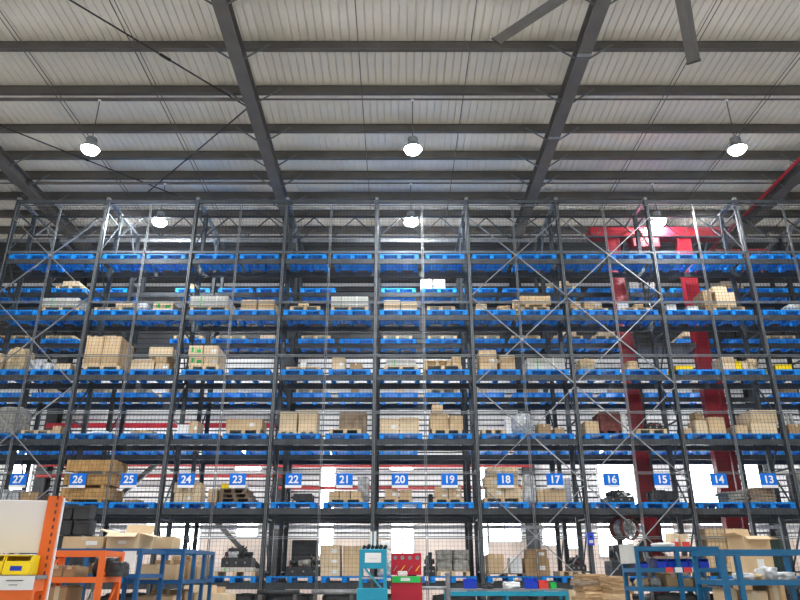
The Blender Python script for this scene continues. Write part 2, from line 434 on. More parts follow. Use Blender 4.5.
# X bracing in three bays
for i in (-1, 4, 5):
    for k in range(4):
        zc = 2.44 + 2.665*k
        t = thing('cross_brace', 'X-shaped steel rod brace on rack front, %s, %s' % (['lowest', 'second lowest', 'second highest', 'highest'][k], baysigns(i)), 'brace', (XI(i)+BAY/2, Y1-.075, zc), 'rack cross braces')
        for s in (-1, 1): MB().bar((-BAY/2+.04, s*.012, -s*1.27), (BAY/2-.04, s*.012, s*1.27), .022, .045, (0, 1, 0)).obj('rod', 'galvanised', t)
        MB().tube((0, -.03, 0), (0, .03, 0), .045, 10).obj('clamp', 'galvanised', t)
# wire mesh guard: panels 1.4 x 1.63
PW, PHT = BAY/2, 1.63
proto = None
for i in range(-1, 8):
    for hf in (0, 1):
        for r in range(7):
            n = 26-2*i-hf; z0 = .79 + PHT*r
            lab = 'wire mesh guard panel, %s row from top, %s' % (ORD[6-r], 'in front of sign %d column' % n if 13 <= n <= 27 else {28: 'at left picture edge', 12: 'right of sign 13', 11: 'at right picture edge'}[n])
            loc = (XI(i)+PW*(hf+.5), Y1-.03, z0)
            if proto is None:
                proto = thing('mesh_panel', lab, 'mesh panel', loc, 'wire mesh guard panels')
                fr = MB(); w = PW/2-.012; e = .02
                for s in (-1, 1): fr.box(s*w-(e if s > 0 else 0), s*w+(e if s < 0 else 0), -.015, .015, .012, PHT-.012)
                fr.box(-w+e, w-e, -.015, .015, .012, .012+e).box(-w+e, w-e, -.015, .015, PHT-.012-e, PHT-.012)
                fr.obj('panel_frame', 'panel_frame', proto)
                ww = MB(); q = .0019
                for k in range(1, 14): ww.box(-w+k*.1-.018-q, -w+k*.1-.018+q, -.004, .003, .03, PHT-.03)
                for k in range(1, 16): ww.box(-w+.02, w-.02, -.007, -.001, k*.102-q, k*.102+q)
                ww.obj('wire_mesh', 'wire', proto)
            else: copy_tree(proto, loc, lab)
# number signs
SX = {27: -10.03, 26: -8.45, 25: -7.1, 24: -5.58, 23: -4.22, 22: -2.74, 21: -1.39, 20: .08, 19: 1.39, 18: 2.87, 17: 4.18, 16: 5.68, 15: 7.02, 14: 8.52, 13: 9.84}
for n, x in SX.items():
    t = thing('number_sign', 'blue bay number sign reading %d in white digits' % n, 'sign', (x, Y1-.062, 3.66), 'bay number signs')
    MB().chbox(-.215, .215, -.012, .012, .07, .37, .004).obj('sign_plate', 'blue_sign', t)
    MB().box(-.215, .215, -.013, .012, 0, .068).obj('bottom_strip', 'white', t)
    cu = bpy.data.curves.new('numeral', 'FONT'); cu.body = str(n); cu.size = .27; cu.align_x = 'CENTER'; cu.extrude = .003; cu.offset = .006
    tmp = bpy.data.objects.new('tmp', cu); COL.objects.link(tmp)
    bpy.context.view_layer.update()
    me = bpy.data.meshes.new_from_object(tmp.evaluated_get(bpy.context.evaluated_depsgraph_get()))
    bpy.data.objects.remove(tmp); me.name = 'numeral'; me.materials.clear(); me.materials.append(M['white'])
    o = link('numeral', me, t, (0, -.0155, .125)); o.rotation_euler.x = math.pi/2
# ------------------------------------------------------------------ pallets
def pallet_proto():
    t = thing('plastic_pallet', '', 'pallet', (0, 0, 0), 'blue plastic pallets')
    w, d = .59, .55
    b = MB().box(-w, w, -d, -d+.06, PH-.038, PH).box(-w, w, d-.06, d, PH-.038, PH).box(-w, -w+.06, -d+.06, d-.06, PH-.038, PH).box(w-.06, w, -d+.06, d-.06, PH-.038, PH)
    for k in range(9): x = -w+.06+(k+1)*(2*w-.12)/10; b.box(x-.036, x+.036, -d+.06, d-.06, PH-.03, PH-.001)
    for k in range(7): y = -d+.06+(k+1)*(2*d-.12)/8; b.box(-w+.06, w-.06, y-.035, y+.035, PH-.028, PH-.002)
    b.obj('deck', 'blue_plastic', t)
    for x in (-w+.068, 0, w-.068):
        r = MB().box(x-.06, x+.06, -d, d, 0, .018)
        for y in (-d+.08, 0, d-.08): r.chbox(x-.066, x+.066, y-.08, y+.08, .0181, PH-.038, .012)
        r.obj('runner', 'blue_plastic', t)
    return t
pp = None
def put_pallet(x, y, z, lab, grp):
    global pp
    if pp is None: pp = pallet_proto(); pp.location = (x, y, z); pp['label'] = lab
    else: copy_tree(pp, (x, y, z), lab, grp)
for k in LZ:
    for n in range(28, 10, -1):
        if k == 6 and n == 11: continue
        put_pallet(colX(n)+random.uniform(-.03, .03), Y1+DEPTH/2, LZ[k], 'blue plastic pallet %s' % where(n, k), 'blue plastic pallets on the front rack')
rearp = []
for k in (1, 2, 3, 4, 5):
    for n in range(30, 8, -1):
        if k == 5 and n % 3: continue
        if random.random() < .07 and not (k == 1 and n in (20, 19, 18, 17, 16, 15, 14, 13)): continue
        x = colX(n)+random.uniform(-.08, .08)
        an = nearcol(x*.876)
        put_pallet(x, Y2+DEPTH/2, LZ[k], 'blue pallet on rear rack, %s, behind %s' % (CARD[k], colname(an)), 'blue plastic pallets on the rear rack')
        rearp.append((k, n, x, an))

# ------------------------------------------------------------------ goods
CARDS = ('card', 'card_pale', 'card_brown')
def carton(x0, x1, z0, z1, y0, d, lab, m='card', mark=None, grp='cardboard boxes on the racks', rz=0., seam=True):
    w, h = x1-x0, z1-z0
    t = thing('cardboard_box', lab, 'box', ((x0+x1)/2, y0+d/2, z0), grp, rz)
    b = MB().chbox(-w/2, w/2, -d/2, d/2, 0, h-.006, min(.012, h*.1))
    b.box(-w/2+.004, w/2-.004, -d/2+.004, -.004, h-.006, h).box(-w/2+.004, w/2-.004, .004, d/2-.004, h-.006, h)
    b.obj('carton', m, t)
    if m in CARDS: MB().box(-.025, .025, -d/2-.002, -d/2, h*.72, h).box(-.025, .025, -d/2-.002, d/2+.002, h, h+.002).obj('tape', 'tape', t)
    if mark:
        lw, lh = min(.14, w*.32), min(.1, h*.35); ox = w*.22
        MB().box(ox-lw/2, ox+lw/2, -d/2-.003, -d/2-.0002, h*.45-lh/2, h*.45+lh/2).obj('shipping_label', 'paper' if mark != 'green' else 'green', t)
        if mark == 'green': MB().box(-ox-lw/4, -ox+lw/4, -d/2-.003, -d/2-.0002, h*.5-lh/2, h*.5+lh).obj('shipping_label', 'green', t)
    return t
def wood_pallet(x0, x1, z0, h, y0, d, lab, m='wood'):
    w = x1-x0
    t = thing('wooden_pallet', lab, 'pallet', ((x0+x1)/2, y0+d/2, z0), 'wooden pallets and skids')
    b = MB()
    for k in range(6): y = -d/2+k*(d-.11)/5; b.box(-w/2, w/2, y, y+.11, h-.022, h)
    b.obj('deck_boards', m, t)
    for x in (-w/2+.05, 0, w/2-.05): MB().box(x-.05, x+.05, -d/2, d/2, .0, h-.022).obj('stringer', m, t)
    return t
def slabs(x0, x1, z0, z1, y0, d, lab):
    w, h = x1-x0, z1-z0
    t = thing('panel_stack', lab, 'panel stack', ((x0+x1)/2, y0+d/2, z0), 'wrapped panel stacks')
    b = MB(); n = 3
    for k in range(n): b.chbox(-w/2+.006*(k % 2), w/2-.006*(k % 2), -d/2, d/2, k*h/n+.004, (k+1)*h/n, .006)
    b.obj('panels', 'slab', t)
    for x in (-w*.22, w*.2): MB().box(x-.012, x+.012, -d/2-.006, -d/2-.0005, 0, h).box(x-.012, x+.012, -d/2, d/2, h+.0005, h+.005).obj('strap', 'green' if x < 0 else 'paper', t)
def crate(x0, x1, z0, z1, y0, d, lab, m='crate_wood'):
    w, h = x1-x0, z1-z0
    t = thing('wooden_crate', lab, 'crate', ((x0+x1)/2, y0+d/2, z0), 'wooden crates')
    sk = min(.075, h*.2)
    b = MB().box(-w/2+.03, w/2-.03, -d/2+.02, d/2-.02, sk, h-.02)
    n = max(2, int(h/.12))
    for k in range(n): b.box(-w/2+.02, w/2-.02, -d/2+.005, -d/2+.02, sk+k*(h-sk)/n+.006, sk+(k+1)*(h-sk)/n-.006)
    b.obj('panels', m, t)
    f = MB()
    for x in (-w/2+.04, 0, w/2-.04): f.box(x-.04, x+.04, -d/2-.015, -d/2+.005, sk, h)
    for y in (-d/2+.05, d/2-.05):
        for s in (-1, 1): f.box(s*w/2-.02, s*w/2+.02, y-.05, y+.05, sk, h)
    f.box(-w/2, w/2, -d/2, d/2, h-.02, h); f.obj('battens', m, t)
    for s in (-1, 1): MB().box(s*w*.3-.05, s*w*.3+.05, -d/2, d/2, 0, sk).obj('skid', m, t)
def lumps(x0, x1, z0, z1, y0, d, lab, name, cat, m, amp=.14, rd=.35, grp='bundles and sacks', seed=None, straps=False):
    w, h = x1-x0, z1-z0
    o = MB().lump(w*.92, d*.9, h, seed if seed is not None else random.random()*9, amp, 7, rd).obj(name, m, None, True, ((x0+x1)/2, y0+d/2, z0))
    tag(o, lab, cat, grp)
    return o
def machine(x0, x1, z0, z1, y0, d, lab, m='charcoal', name='machine_part', cat='machine part', seed=1):
    w, h = x1-x0, z1-z0; rr = random.Random(seed)
    t = thing(name, lab, cat, ((x0+x1)/2, y0+d/2, z0), 'machine parts')
    MB().chbox(-w/2, w/2, -d/2, d/2, 0, h*.42, .02).obj('base', m, t)
    MB().chbox(-w*.32, w*.22, -d*.4, d*.35, h*.421, h*.86, .02).obj('housing', m, t)
    MB().tube((-w*.45, -d*.1, h*.6), (w*.48, -d*.1, h*.6), h*.1, 10).obj('shaft', 'rear_steel', t)
    for k in range(4):
        a = Vector((rr.uniform(-.45, .45)*w, -d/2-.02, rr.uniform(.3, .5)*h)); c = Vector((rr.uniform(-.45, .45)*w, -d*.2, rr.uniform(.5, .95)*h))
        MB().tube(a, (c+a)/2+Vector((0, -.03, .03)), .018, 6).tube((c+a)/2+Vector((0, -.03, .03)), c, .018, 6).obj('pipe', rr.choice(('black', 'rear_steel', 'galvanised', 'rust')), t)
    MB().lump(w*.4, d*.5, h*.3, seed, .2, 5, .5, (w*rr.uniform(-.2, .25), -d*.2, h*.42)).obj('cover', rr.choice(('wrap', 'bale', 'charcoal')), t, True)
    MB().tube((w*.1, 0, h*.8), (w*.1, 0, h), h*.09, 10).obj('cap', m, t)
    for k in range(3): MB().tube((w*(-.3+.3*k), -d/2-.012, h*.2), (w*(-.3+.3*k), -d/2, h*.2), .025, 8).obj('bolt', 'galvanised', t)
G = lambda px, ym, Y=Y1+.06: at(px, ym, Y)[0]
def Z(py, Y=Y1+.06): return at(397, py, Y)[1]
YF = Y1+.06
def item(kind, n, k, x0, x1, yt, desc, yb=None, d=.7, y0=YF, **kw):
    """one good on level k: photo extent x0..x1, top yt; yb = its bottom when it stands on something else"""
    ym = (yt + (yb if yb else yt+10))/2 if kind != 'w' else {1: 256, 2: 309, 3: 369, 4: 431, 5: 500, 6: 574}[k]
    X0, X1 = G(x0, ym, y0), G(x1, ym, y0)
    zt = Z(yt, y0)
    zb = kw.pop('zb', None)
    if zb is None: zb = PT[k]+.002
    if zt < zb+.06: zt = zb+.06
    lab = '%s %s' % (desc, where(n, k))
    fn = {'c': carton, 's': slabs, 'k': crate, 'm': machine}
    if kind in fn: return fn[kind](X0, X1, zb, zt, y0, d, lab, **kw)
    if kind == 'w': return wood_pallet(X0, X1, zb, kw.pop('h', .12), y0, d, lab, **kw)
    if kind == 'l': return lumps(X0, X1, zb, zt, y0, d, lab, **kw)
WP = .12
on = lambda k, h=WP: PT[k]+h+.004
WRAP = dict(name='wrapped_bundle', cat='bundle', m='wrap')
SACK = dict(name='sack_pile', cat='sacks', m='sack')
PAPER = dict(name='paper_bundle', cat='paper', m='paper')
# level 2
item('w', 27, 2, 42, 79, 0, 'pale wooden pallet under grey panel stack', d=1.); item('s', 27, 2, 42, 79, 298, 'grey white strapped panel stack', zb=on(2), d=.95)
item('w', 26, 2, 94, 122, 0, 'pale wooden slatted skid', d=.9, h=.10); item('c', 26, 2, 115, 133, 302.5, 'pale cardboard box resting on skid', zb=on(2, .10), m='card_pale')
item('l', 25, 2, 135, 147, 302.5, 'clear plastic wrapped bundle', **WRAP); item('c', 25, 2, 153, 173, 302, 'cardboard box with green tag', mark='green', m='card_pale')
item('w', 24, 2, 190, 228, 0, 'pale wooden pallet under panel stack', d=1.); item('s', 24, 2, 190, 228, 296, 'grey white strapped panel stack', zb=on(2), d=.95)
item('c', 23, 2, 241, 256.5, 299.5, 'left plain tan cardboard box of a pair', m='card'); item('c', 23, 2, 258, 274, 299.5, 'right plain tan cardboard box of a pair', m='card')
item('w', 22, 2, 290, 320, 0, 'empty pale wooden pallet', d=.9, h=.14); item('w', 22, 2, 298, 308, 0, 'small wooden skid lying on another', d=.5, zb=on(2, .14), h=.09)
item('w', 21, 2, 331, 368, 0, 'pale wooden pallet under panel stack', d=1.); item('s', 21, 2, 331, 368, 296.5, 'grey white strapped panel stack', zb=on(2), d=.95)
item('c', 20, 2, 384, 400, 300, 'left tan cardboard box of a pair', m='card_pale'); item('c', 20, 2, 401, 417, 301.5, 'right tan cardboard box of a pair', m='card_pale')
item('w', 19, 2, 427, 455, 0, 'empty pale wooden pallet', d=.9, h=.13)
item('c', 18, 2, 476, 487, 304, 'small cardboard box with label at left', mark='w', m='card_pale'); item('l', 18, 2, 498, 512, 304.5, 'crumpled brown paper', name='paper_bundle', cat='paper', m='card', amp=.3)
item('w', 17, 2, 521, 550, 0, 'pale wooden pallet under crate', d=1.); item('k', 17, 2, 521, 550, 296, 'long pale wooden crate', zb=on(2), m='wood', d=.9)
item('l', 17, 2, 513, 519.5, 299, 'drooping brown paper sheet', name='paper_bundle', cat='paper', m='card', amp=.25, d=.3, y0=YF)
item('w', 16, 2, 574, 608, 0, 'pale wooden pallet under boxes', d=1., h=.08); item('c', 16, 2, 570, 581, 301, 'left brown cardboard box', zb=on(2, .08)); item('c', 16, 2, 585, 602, 301.5, 'right wide cardboard box with label', zb=on(2, .08), mark='w')
item('w', 15, 2, 622, 650, 0, 'flat wooden skid', d=.9, h=.09); item('c', 15, 2, 635, 644, 304, 'small brown box lying on skid', zb=on(2, .09), d=.3, m='card')
item('c', 14, 2, 667, 677, 304.5, 'small white carton at left', m='paper', d=.4); item('c', 14, 2, 688, 699, 306, 'small white carton at right', m='paper', d=.4)
item('w', 13, 2, 713, 745, 0, 'wide wooden pallet under box stack', d=1.); item('c', 13, 2, 716, 735, 292, 'larger lower cardboard box', zb=on(2), m='card_pale')
zt13 = Z(292); item('c', 13, 2, 712.5, 727, 286, 'smaller upper cardboard box', zb=zt13+.004, m='card_pale', yb=292)
item('c', 13, 2, 703, 711.5, 290, 'tall narrow brown cardboard box', m='card_brown')
item('l', 12, 2, 790, 806, 303, 'white plastic bundle', **WRAP)
# level 3
item('l', 28, 3, -12, 2, 352, 'sagging tan sack pile', **SACK); item('l', 27, 3, 6, 26, 347, 'large heap of tan sacks', **SACK); item('l', 27, 3, 27, 41, 358, 'clear plastic wrapped lump', **WRAP)
item('l', 27, 3, 42, 50, 362, 'small white crumpled bag', **PAPER, d=.4); item('c', 27, 3, 54, 70, 363.5, 'low tan cardboard box', m='card_pale')
item('w', 26, 3, 83, 120, 0, 'wooden pallet under two tall boxes', d=1.); item('c', 26, 3, 86.5, 103.5, 336.5, 'left tall brown cardboard box', zb=on(3), d=1.); item('c', 26, 3, 104.2, 121, 336.5, 'right tall brown cardboard box', zb=on(3), d=1.)
item('c', 25, 3, 131, 154, 359.5, 'wide bottom cardboard box', m='card_pale'); item('c', 25, 3, 155, 169, 363.5, 'small bottom cardboard box', m='card', mark='w'); z = Z(363.5); item('c', 25, 3, 155, 167, 356.5, 'middle cardboard box', zb=z+.004, yb=363, m='card')
z = Z(356.5); item('c', 25, 3, 149, 173, 347, 'wide topmost cardboard box', zb=z+.004, yb=356, m='card_pale')
item('w', 24, 3, 189, 219, 0, 'wooden pallet under block of boxes', d=1.)
zm = on(3); zt = Z(345.5); hh = (zt-zm)/2
for r in (0, 1):
    for q, (a, c) in enumerate(((188.5, 203), (203.7, 218))):
        item('c', 24, 3, a, c, 345.5 if r else 356.3, '%s %s green-tagged cardboard box' % ('upper' if r else 'lower', ('left', 'right')[q]), zb=zm+r*(hh+.002), yb=366 if not r else 356, mark='green' if q == 0 else 'w', m='card_pale', d=.9)
t = thing('steel_bar_bundle', 'loose bundle of steel bars on third shelf from top above sign 23', 'bars', (G(246, 367), YF+.4, PT[3]+.002))
for k in range(9): MB().tube((-.5+random.uniform(0, .1), -.3+k*.07, .03+.025*(k % 3)), (.5-random.uniform(0, .1), -.28+k*.07+random.uniform(-.05, .05), .03+.05*(k % 2)), .018, 6).obj('bar', 'galvanised' if k % 2 else 'card', t)
item('w', 22, 3, 286, 320, 0, 'low wooden pallet', d=.9, h=.09); item('c', 22, 3, 300, 306, 361, 'tiny white carton on pallet', zb=on(3, .09), m='paper', d=.2)
item('c', 21, 3, 332, 345, 357.5, 'cardboard box with grey top at left', m='card_pale', d=.5, mark='w'); item('c', 21, 3, 350, 362, 363.5, 'low brown cardboard box at right', m='card_brown', d=.5)
item('w', 20, 3, 384, 418, 0, 'cream wooden pallet under panels', d=.9, h=.11); item('s', 20, 3, 386, 416, 359.5, 'cream panel stack', zb=on(3, .11))
item('w', 19, 3, 424, 462, 0, 'lower pale wooden pallet of two stacked', d=.9, h=.14); item('w', 19, 3, 424, 451, 0, 'upper pale wooden pallet of two stacked', d=.9, zb=on(3, .14), h=.14); item('c', 19, 3, 452, 461, 356, 'upright brown cardboard box on pallet', zb=on(3, .14), d=.4)
item('c', 18, 3, 479, 496.5, 350, 'tall cardboard box with white labels', mark='w'); item('c', 18, 3, 500, 515, 355, 'shorter cardboard box at right', m='card')
item('s', 17, 3, 527, 565, 358, 'white panel stack', d=.8); item('l', 16, 3, 579, 597, 358, 'slumped tan bag', **SACK)
item('w', 15, 3, 627, 640, 0, 'narrow flat skid', d=.5, h=.07); item('c', 15, 3, 628, 638, 361, 'small tan cardboard box on narrow skid', zb=on(3, .07), d=.4)
def tray(n, k, x0, x1, yt, desc):
    X0, X1 = G(x0, yt+3), G(x1, yt+3); w = X1-X0; h = max(.09, Z(yt)-PT[k]); lab = '%s %s' % (desc, where(n, k))
    t = thing('plastic_tray', lab, 'tray', ((X0+X1)/2, YF+.3, PT[k]+.002), 'yellow trays')
    b = MB().box(-w/2, w/2, -.28, .28, 0, .012)
    for s in (-1, 1): b.box(s*w/2-.008, s*w/2+.008, -.28, .28, .012, h); b.box(-w/2+.008, w/2-.008, s*.28-.008, s*.28+.008, .012, h)
    b.obj('tray', 'yellow', t); MB().box(-w/2-.015, w/2+.015, -.3, -.288, h-.02, h).obj('rim', 'yellow', t)
tray(14, 3, 676, 693, 365.5, 'flat yellow tray'); tray(13, 3, 735, 741, 361, 'small yellow tray between boxes'); tray(12, 3, 776, 792, 364.5, 'wide yellow tray')
item('c', 13, 3, 721, 734.5, 357, 'cardboard box with torn top', m='card_pale', d=.6); item('c', 13, 3, 742, 748, 361, 'narrow cardboard box', m='card_pale', d=.6); item('l', 13, 3, 748.5, 759, 358, 'lumpy tan sack at right', **SACK)
# level 4
item('l', 28, 4, -14, 22, 406.5, 'brown plastic wrapped load', name='wrapped_bundle', cat='bundle', m='bale', rd=.2); item('w', 27, 4, 21, 51, 0, 'thin pale wooden pallet', d=.9, h=.10); item('c', 27, 4, 52, 60, 426, 'small upright tan cardboard box', d=.4)
item('l', 26, 4, 88, 106, 430, 'flat white paper heap', **PAPER); item('l', 25, 4, 127, 152, 430, 'crumpled tan paper', name='paper_bundle', cat='paper', m='card', amp=.3)
item('c', 24, 4, 177, 188.5, 424.5, 'white carton with blue side', m='paper', d=.4); item('c', 24, 4, 189, 198, 421, 'brown cardboard box with white label', mark='w', d=.6)
item('w', 23, 4, 226, 260, 0, 'wooden pallet under long box', d=.9); item('c', 23, 4, 226, 262, 419, 'long low brown cardboard box', zb=on(4), mark='w', d=.7)
item('w', 22, 4, 278, 297, 0, 'wooden pallet at left', d=.9, h=.07); item('w', 22, 4, 298, 317, 0, 'wooden pallet at right', d=.9, h=.07)
item('c', 22, 4, 280, 297, 411, 'left tall tan cardboard box', zb=on(4, .07), m='card_pale', d=.8); item('c', 22, 4, 299, 317, 410, 'right tall tan cardboard box', zb=on(4, .07), m='card_pale', d=.8)
item('w', 21, 4, 329, 361, 0, 'pale wooden pallet in front of planks', d=.5, h=.13); item('k', 21, 4, 340, 366, 412, 'dull wooden crate at rear', y0=YF+.55, d=.45, m='card_dull')
item('c', 20, 4, 380, 399, 418.5, 'left wide cardboard box with labels', mark='w', m='card_pale'); item('c', 20, 4, 400, 419, 417.5, 'right wide cardboard box', m='card_pale')
item('w', 19, 4, 432, 462, 0, 'wooden pallet under three boxes', d=.9); item('c', 19, 4, 430, 448.5, 414, 'larger left cardboard box', zb=on(4)); item('c', 19, 4, 449.5, 463, 415.5, 'smaller right cardboard box', zb=on(4)); item('c', 19, 4, 432, 443, 404.5, 'small top cardboard box', zb=Z(414)+.004, yb=414)
item('w', 18, 4, 482, 505, 0, 'low brown skid', d=.6, h=.12); item('c', 18, 4, 506, 511, 417, 'narrow upright white carton', m='paper', d=.3); item('l', 18, 4, 513.5, 536, 411.5, 'large plastic wrapped round reel', **WRAP, rd=.8) if False else None
lumps(G(513.5, 420), G(536, 420), PT[4]+.002, Z(411.5), YF, .8, 'large round plastic wrapped bundle %s' % where(18, 4), 'wrapped_bundle', 'bundle', 'wrap', .14, .8)
item('c', 17, 4, 538, 551, 424, 'low brown cardboard box', m='card_brown', d=.5); item('c', 17, 4, 555, 565, 427.5, 'flat brown cardboard box', m='card_brown', d=.5)
item('c', 16, 4, 585, 599, 421, 'tan cardboard box at left', d=.5); item('k', 16, 4, 600, 619.5, 412, 'rusty dark brown crate', m='rust', d=.7); item('c', 16, 4, 621, 626, 413, 'narrow tall white carton', m='paper', d=.3)
item('w', 15, 4, 637, 667, 0, 'pale wooden pallet under dark case', d=.9, h=.13); item('m', 15, 4, 646, 667, 421, 'long black machine case', zb=on(4, .13), d=.5, m='black'); 
item('c', 14, 4, 695, 707.5, 420, 'cardboard box at left, under smaller one', m='card_pale', d=.5); item('c', 14, 4, 708.5, 725, 417, 'wide cardboard box at right', d=.6); item('c', 14, 4, 695, 703, 412, 'small brown box on top', zb=Z(420)+.004, yb=420, m='card_brown', d=.4); item('c', 14, 4, 682, 692, 428, 'tiny tan cardboard box', d=.3)
item('c', 13, 4, 751, 777, 422.3, 'lower half of large cardboard box pair', d=.9, m='card_pale'); item('c', 13, 4, 751, 777, 410, 'upper half of large cardboard box pair', d=.9, zb=Z(422.3)+.004, yb=422, m='card_pale'); item('c', 13, 4, 736, 748, 425, 'low cardboard box at left', d=.5)
item('c', 12, 4, 789, 806, 424, 'brown cardboard box', d=.6, m='card_brown')
t = thing('tube_bundle', 'upright white tubes on fourth shelf at the right edge', 'tubes', (G(792, 420)+.32, YF+.85, PT[4]))
for k in range(5): MB().tube((-.3+k*.12, 0, .002), (-.3+k*.12, .03, .75), .04, 10).obj('tube', 'slab', t)
# level 5
item('l', 28, 5, -6, 6, 489, 'clear plastic bag heap', **WRAP); item('l', 27, 5, 7, 18, 489, 'grey plastic wrapped goods', **WRAP); item('c', 27, 5, 20, 38, 492, 'dull brown cardboard box', m='card_brown', d=.6)
zb = PT[5]+.002
for yt, yb, a, c, nm in ((488, 503, 61, 110, 'lowest'), (474, 487, 64, 113, 'middle'), (460, 472.5, 67, 115, 'topmost')):
    item('k', 26, 5, a, c, yt, '%s of three stacked wooden crates' % nm, zb=zb, yb=yb, d=.85); zb = Z(yt)+.004
item('c', 25, 5, 124, 138, 499.5, 'flat dark brown cardboard box', m='card_brown', d=.4)
zm = PT[5]+.002; zt = Z(482.5); hh = (zt-zm)/2
for r in (0, 1):
    for q in range(3): item('c', 24, 5, 174+q*9, 182.6+q*9, 482.5 if r else 492.6, '%s %s small tan cardboard box of six' % ('upper' if r else 'lower', ('left', 'middle', 'right')[q]), zb=zm+r*(hh+.002), yb=503 if not r else 493, m='card_pale', d=.5, mark='w' if q == 1 else None)
item('c', 23, 5, 208, 217, 489, 'upright tan cardboard box', d=.5)
zb = PT[5]+.002
for k, nm in enumerate(('lowest', 'middle', 'topmost')): item('w', 23, 5, 219, 252-k*3, 0, '%s of three weathered dark wooden pallets' % nm, zb=zb, h=.115, m='wood_dark', d=.9); zb += .118
item('c', 23, 5, 221, 229, 483.5, 'yellow box on dark pallets', zb=zb, yb=490, m='yellow', d=.3); item('l', 23, 5, 233, 247, 485, 'white bag on dark pallets', zb=zb, **PAPER, d=.4)
item('k', 22, 5, 294, 311, 493.5, 'black wooden crate', m='charcoal', d=.6)
item('w', 21, 5, 328, 363, 0, 'pale wooden pallet under box row', d=.9, h=.09)
for q in range(3): item('c', 21, 5, 328.5+q*11.2, 339+q*11.2, 491, '%s low tan cardboard box on pallet' % ('left', 'middle', 'right')[q], zb=on(5, .09), d=.5, m='card')
lumps(G(356, 480), G(369, 480), on(5, .09), Z(474), YF+.55, .4, 'tall shiny plastic wrapped bundle %s' % where(21, 5), 'wrapped_bundle', 'bundle', 'wrap', .2, .3)
item('w', 20, 5, 380, 413, 0, 'pale wooden pallet under small boxes', d=.9, h=.09); item('c', 20, 5, 385, 398, 489, 'left small labelled cardboard box', zb=on(5, .09), d=.5, mark='w'); item('c', 20, 5, 400, 412, 490, 'right small cardboard box', zb=on(5, .09), d=.5)
item('w', 19, 5, 433, 464, 0, 'pale wooden pallet under four boxes', d=.9, h=.09)
zm = on(5, .09); hh = (Z(486.5)-zm)/2
for r in (0, 1):
    for q in range(2): item('c', 19, 5, 435+q*13.5, 448+q*13.5, 486.5 if r else 492, '%s %s white-labelled cardboard box of four' % ('upper' if r else 'lower', ('left', 'right')[q]), zb=zm+r*(hh+.002), yb=498 if not r else 492, mark='w', d=.5)
item('c', 19, 5, 428.5, 433, 494, 'small black carton', m='black', d=.3)
item('w', 18, 5, 484, 522, 0, 'pale wooden pallet under box wall', d=.9, h=.12)
zb = on(5)
for r, (yt, a, c) in enumerate(((487, 487, 521.5), (476.5, 484.5, 518), (467, 488, 518))):
    m_ = (a+c)/2
    item('c', 18, 5, a, m_-.3, yt, '%s left cardboard box of the wall' % ('lower', 'middle', 'upper')[r], zb=zb, yb=yt+9, mark='w', m='card_pale', d=.6)
    item('c', 18, 5, m_+.3, c, yt, '%s right cardboard box of the wall' % ('lower', 'middle', 'upper')[r], zb=zb, yb=yt+9, m='card_pale', d=.6); zb = Z(yt)+.004
item('l', 17, 5, 523, 536.5, 474, 'tall grey plastic wrapped bundle', **WRAP, d=.5); item('c', 17, 5, 537.5, 544, 489.5, 'narrow cardboard box', d=.6); item('c', 17, 5, 544.5, 566, 489, 'wide cardboard box', d=.6); item('c', 17, 5, 556, 571, 477.5, 'white carton standing at rear', m='paper', d=.3, y0=YF+.65, yb=490)
item('m', 16, 5, 607, 634, 488, 'black machine part', seed=3, m='charcoal', d=.7); item('k', 15, 5, 655, 665, 490, 'left dark crate', m='charcoal', d=.6); item('k', 15, 5, 666, 676, 491, 'right dark crate', m='charcoal', d=.6)
def flatstack(n, k, x0, x1, yt, desc, m, layers=5):
    X0, X1 = G(x0, yt+5), G(x1, yt+5); zb = PT[k]+.002; h = (Z(yt)-zb)/layers
    for q in range(layers):
        j = random.uniform(-.04, .04)
        o = MB().lump((X1-X0)*random.uniform(.9, 1.), .7, h*.97, q+n, .1, 5, .12).obj('flat_sack', m, None, True, ((X0+X1)/2+j, YF+.4, zb+q*h))
        tag(o, '%s, layer %d from bottom, %s' % (desc, q+1, where(n, k)), 'sack', 'flat stacked sacks')
flatstack(14, 5, 728, 748, 491, 'grey flat sack', 'bale', 4); flatstack(13, 5, 750, 776, 487, 'dull tan flat sack', 'card_dull', 5)
item('l', 12, 5, 797, 816, 470, 'grey plastic wrapped pile', name='wrapped_bundle', cat='bundle', m='bale')
# level 6
item('k', 26, 6, 62, 84, 556, 'dark storage crate', m='charcoal', d=.7); item('c', 24, 6, 172, 188, 556, 'tall brown cardboard box', m='card_brown', d=.7); item('c', 24, 6, 190, 207, 556, 'square brown cardboard box', m='card', d=.7)
item('w', 23, 6, 214, 255, 0, 'brown wooden pallet with white board on it', d=.9, m='wood'); item('s', 23, 6, 213, 254, 568.8, 'thin white board', zb=on(6), yb=571, d=.9); item('m', 23, 6, 222, 252, 545, 'dark machine body', zb=on(6)+.09, d=.6, seed=5)
item('m', 22, 6, 286, 322, 553, 'dark machine under plastic', d=.8, seed=8); item('c', 22, 6, 292, 317, 540, 'grey dark carton at rear', zb=PT[6]+.002, m='charcoal', d=.3, y0=Y1+.85)
zm = PT[6]+.002; ys = (566, 556, 545)
zb = zm
for r, yt in enumerate(ys): item('c', 21, 6, 320, 340, yt, '%s brown cardboard box of left stack' % ('bottom', 'middle', 'top')[r], zb=zb, yb=yt+9, mark='w', m='card_pale', d=.7); zb = Z(yt)+.004
item('c', 21, 6, 343, 361, 546, 'tall plain cardboard box of right stack', m='card', d=.7)
item('l', 20, 6, 376, 392, 560, 'grey wrapped goods behind cabinet', **WRAP); item('l', 20, 6, 396, 418, 556, 'dark goods behind tool board', name='machine_cover', cat='cover', m='charcoal')
item('w', 19, 6, 437, 470, 0, 'wooden pallet under grey bales', d=.9, h=.12)
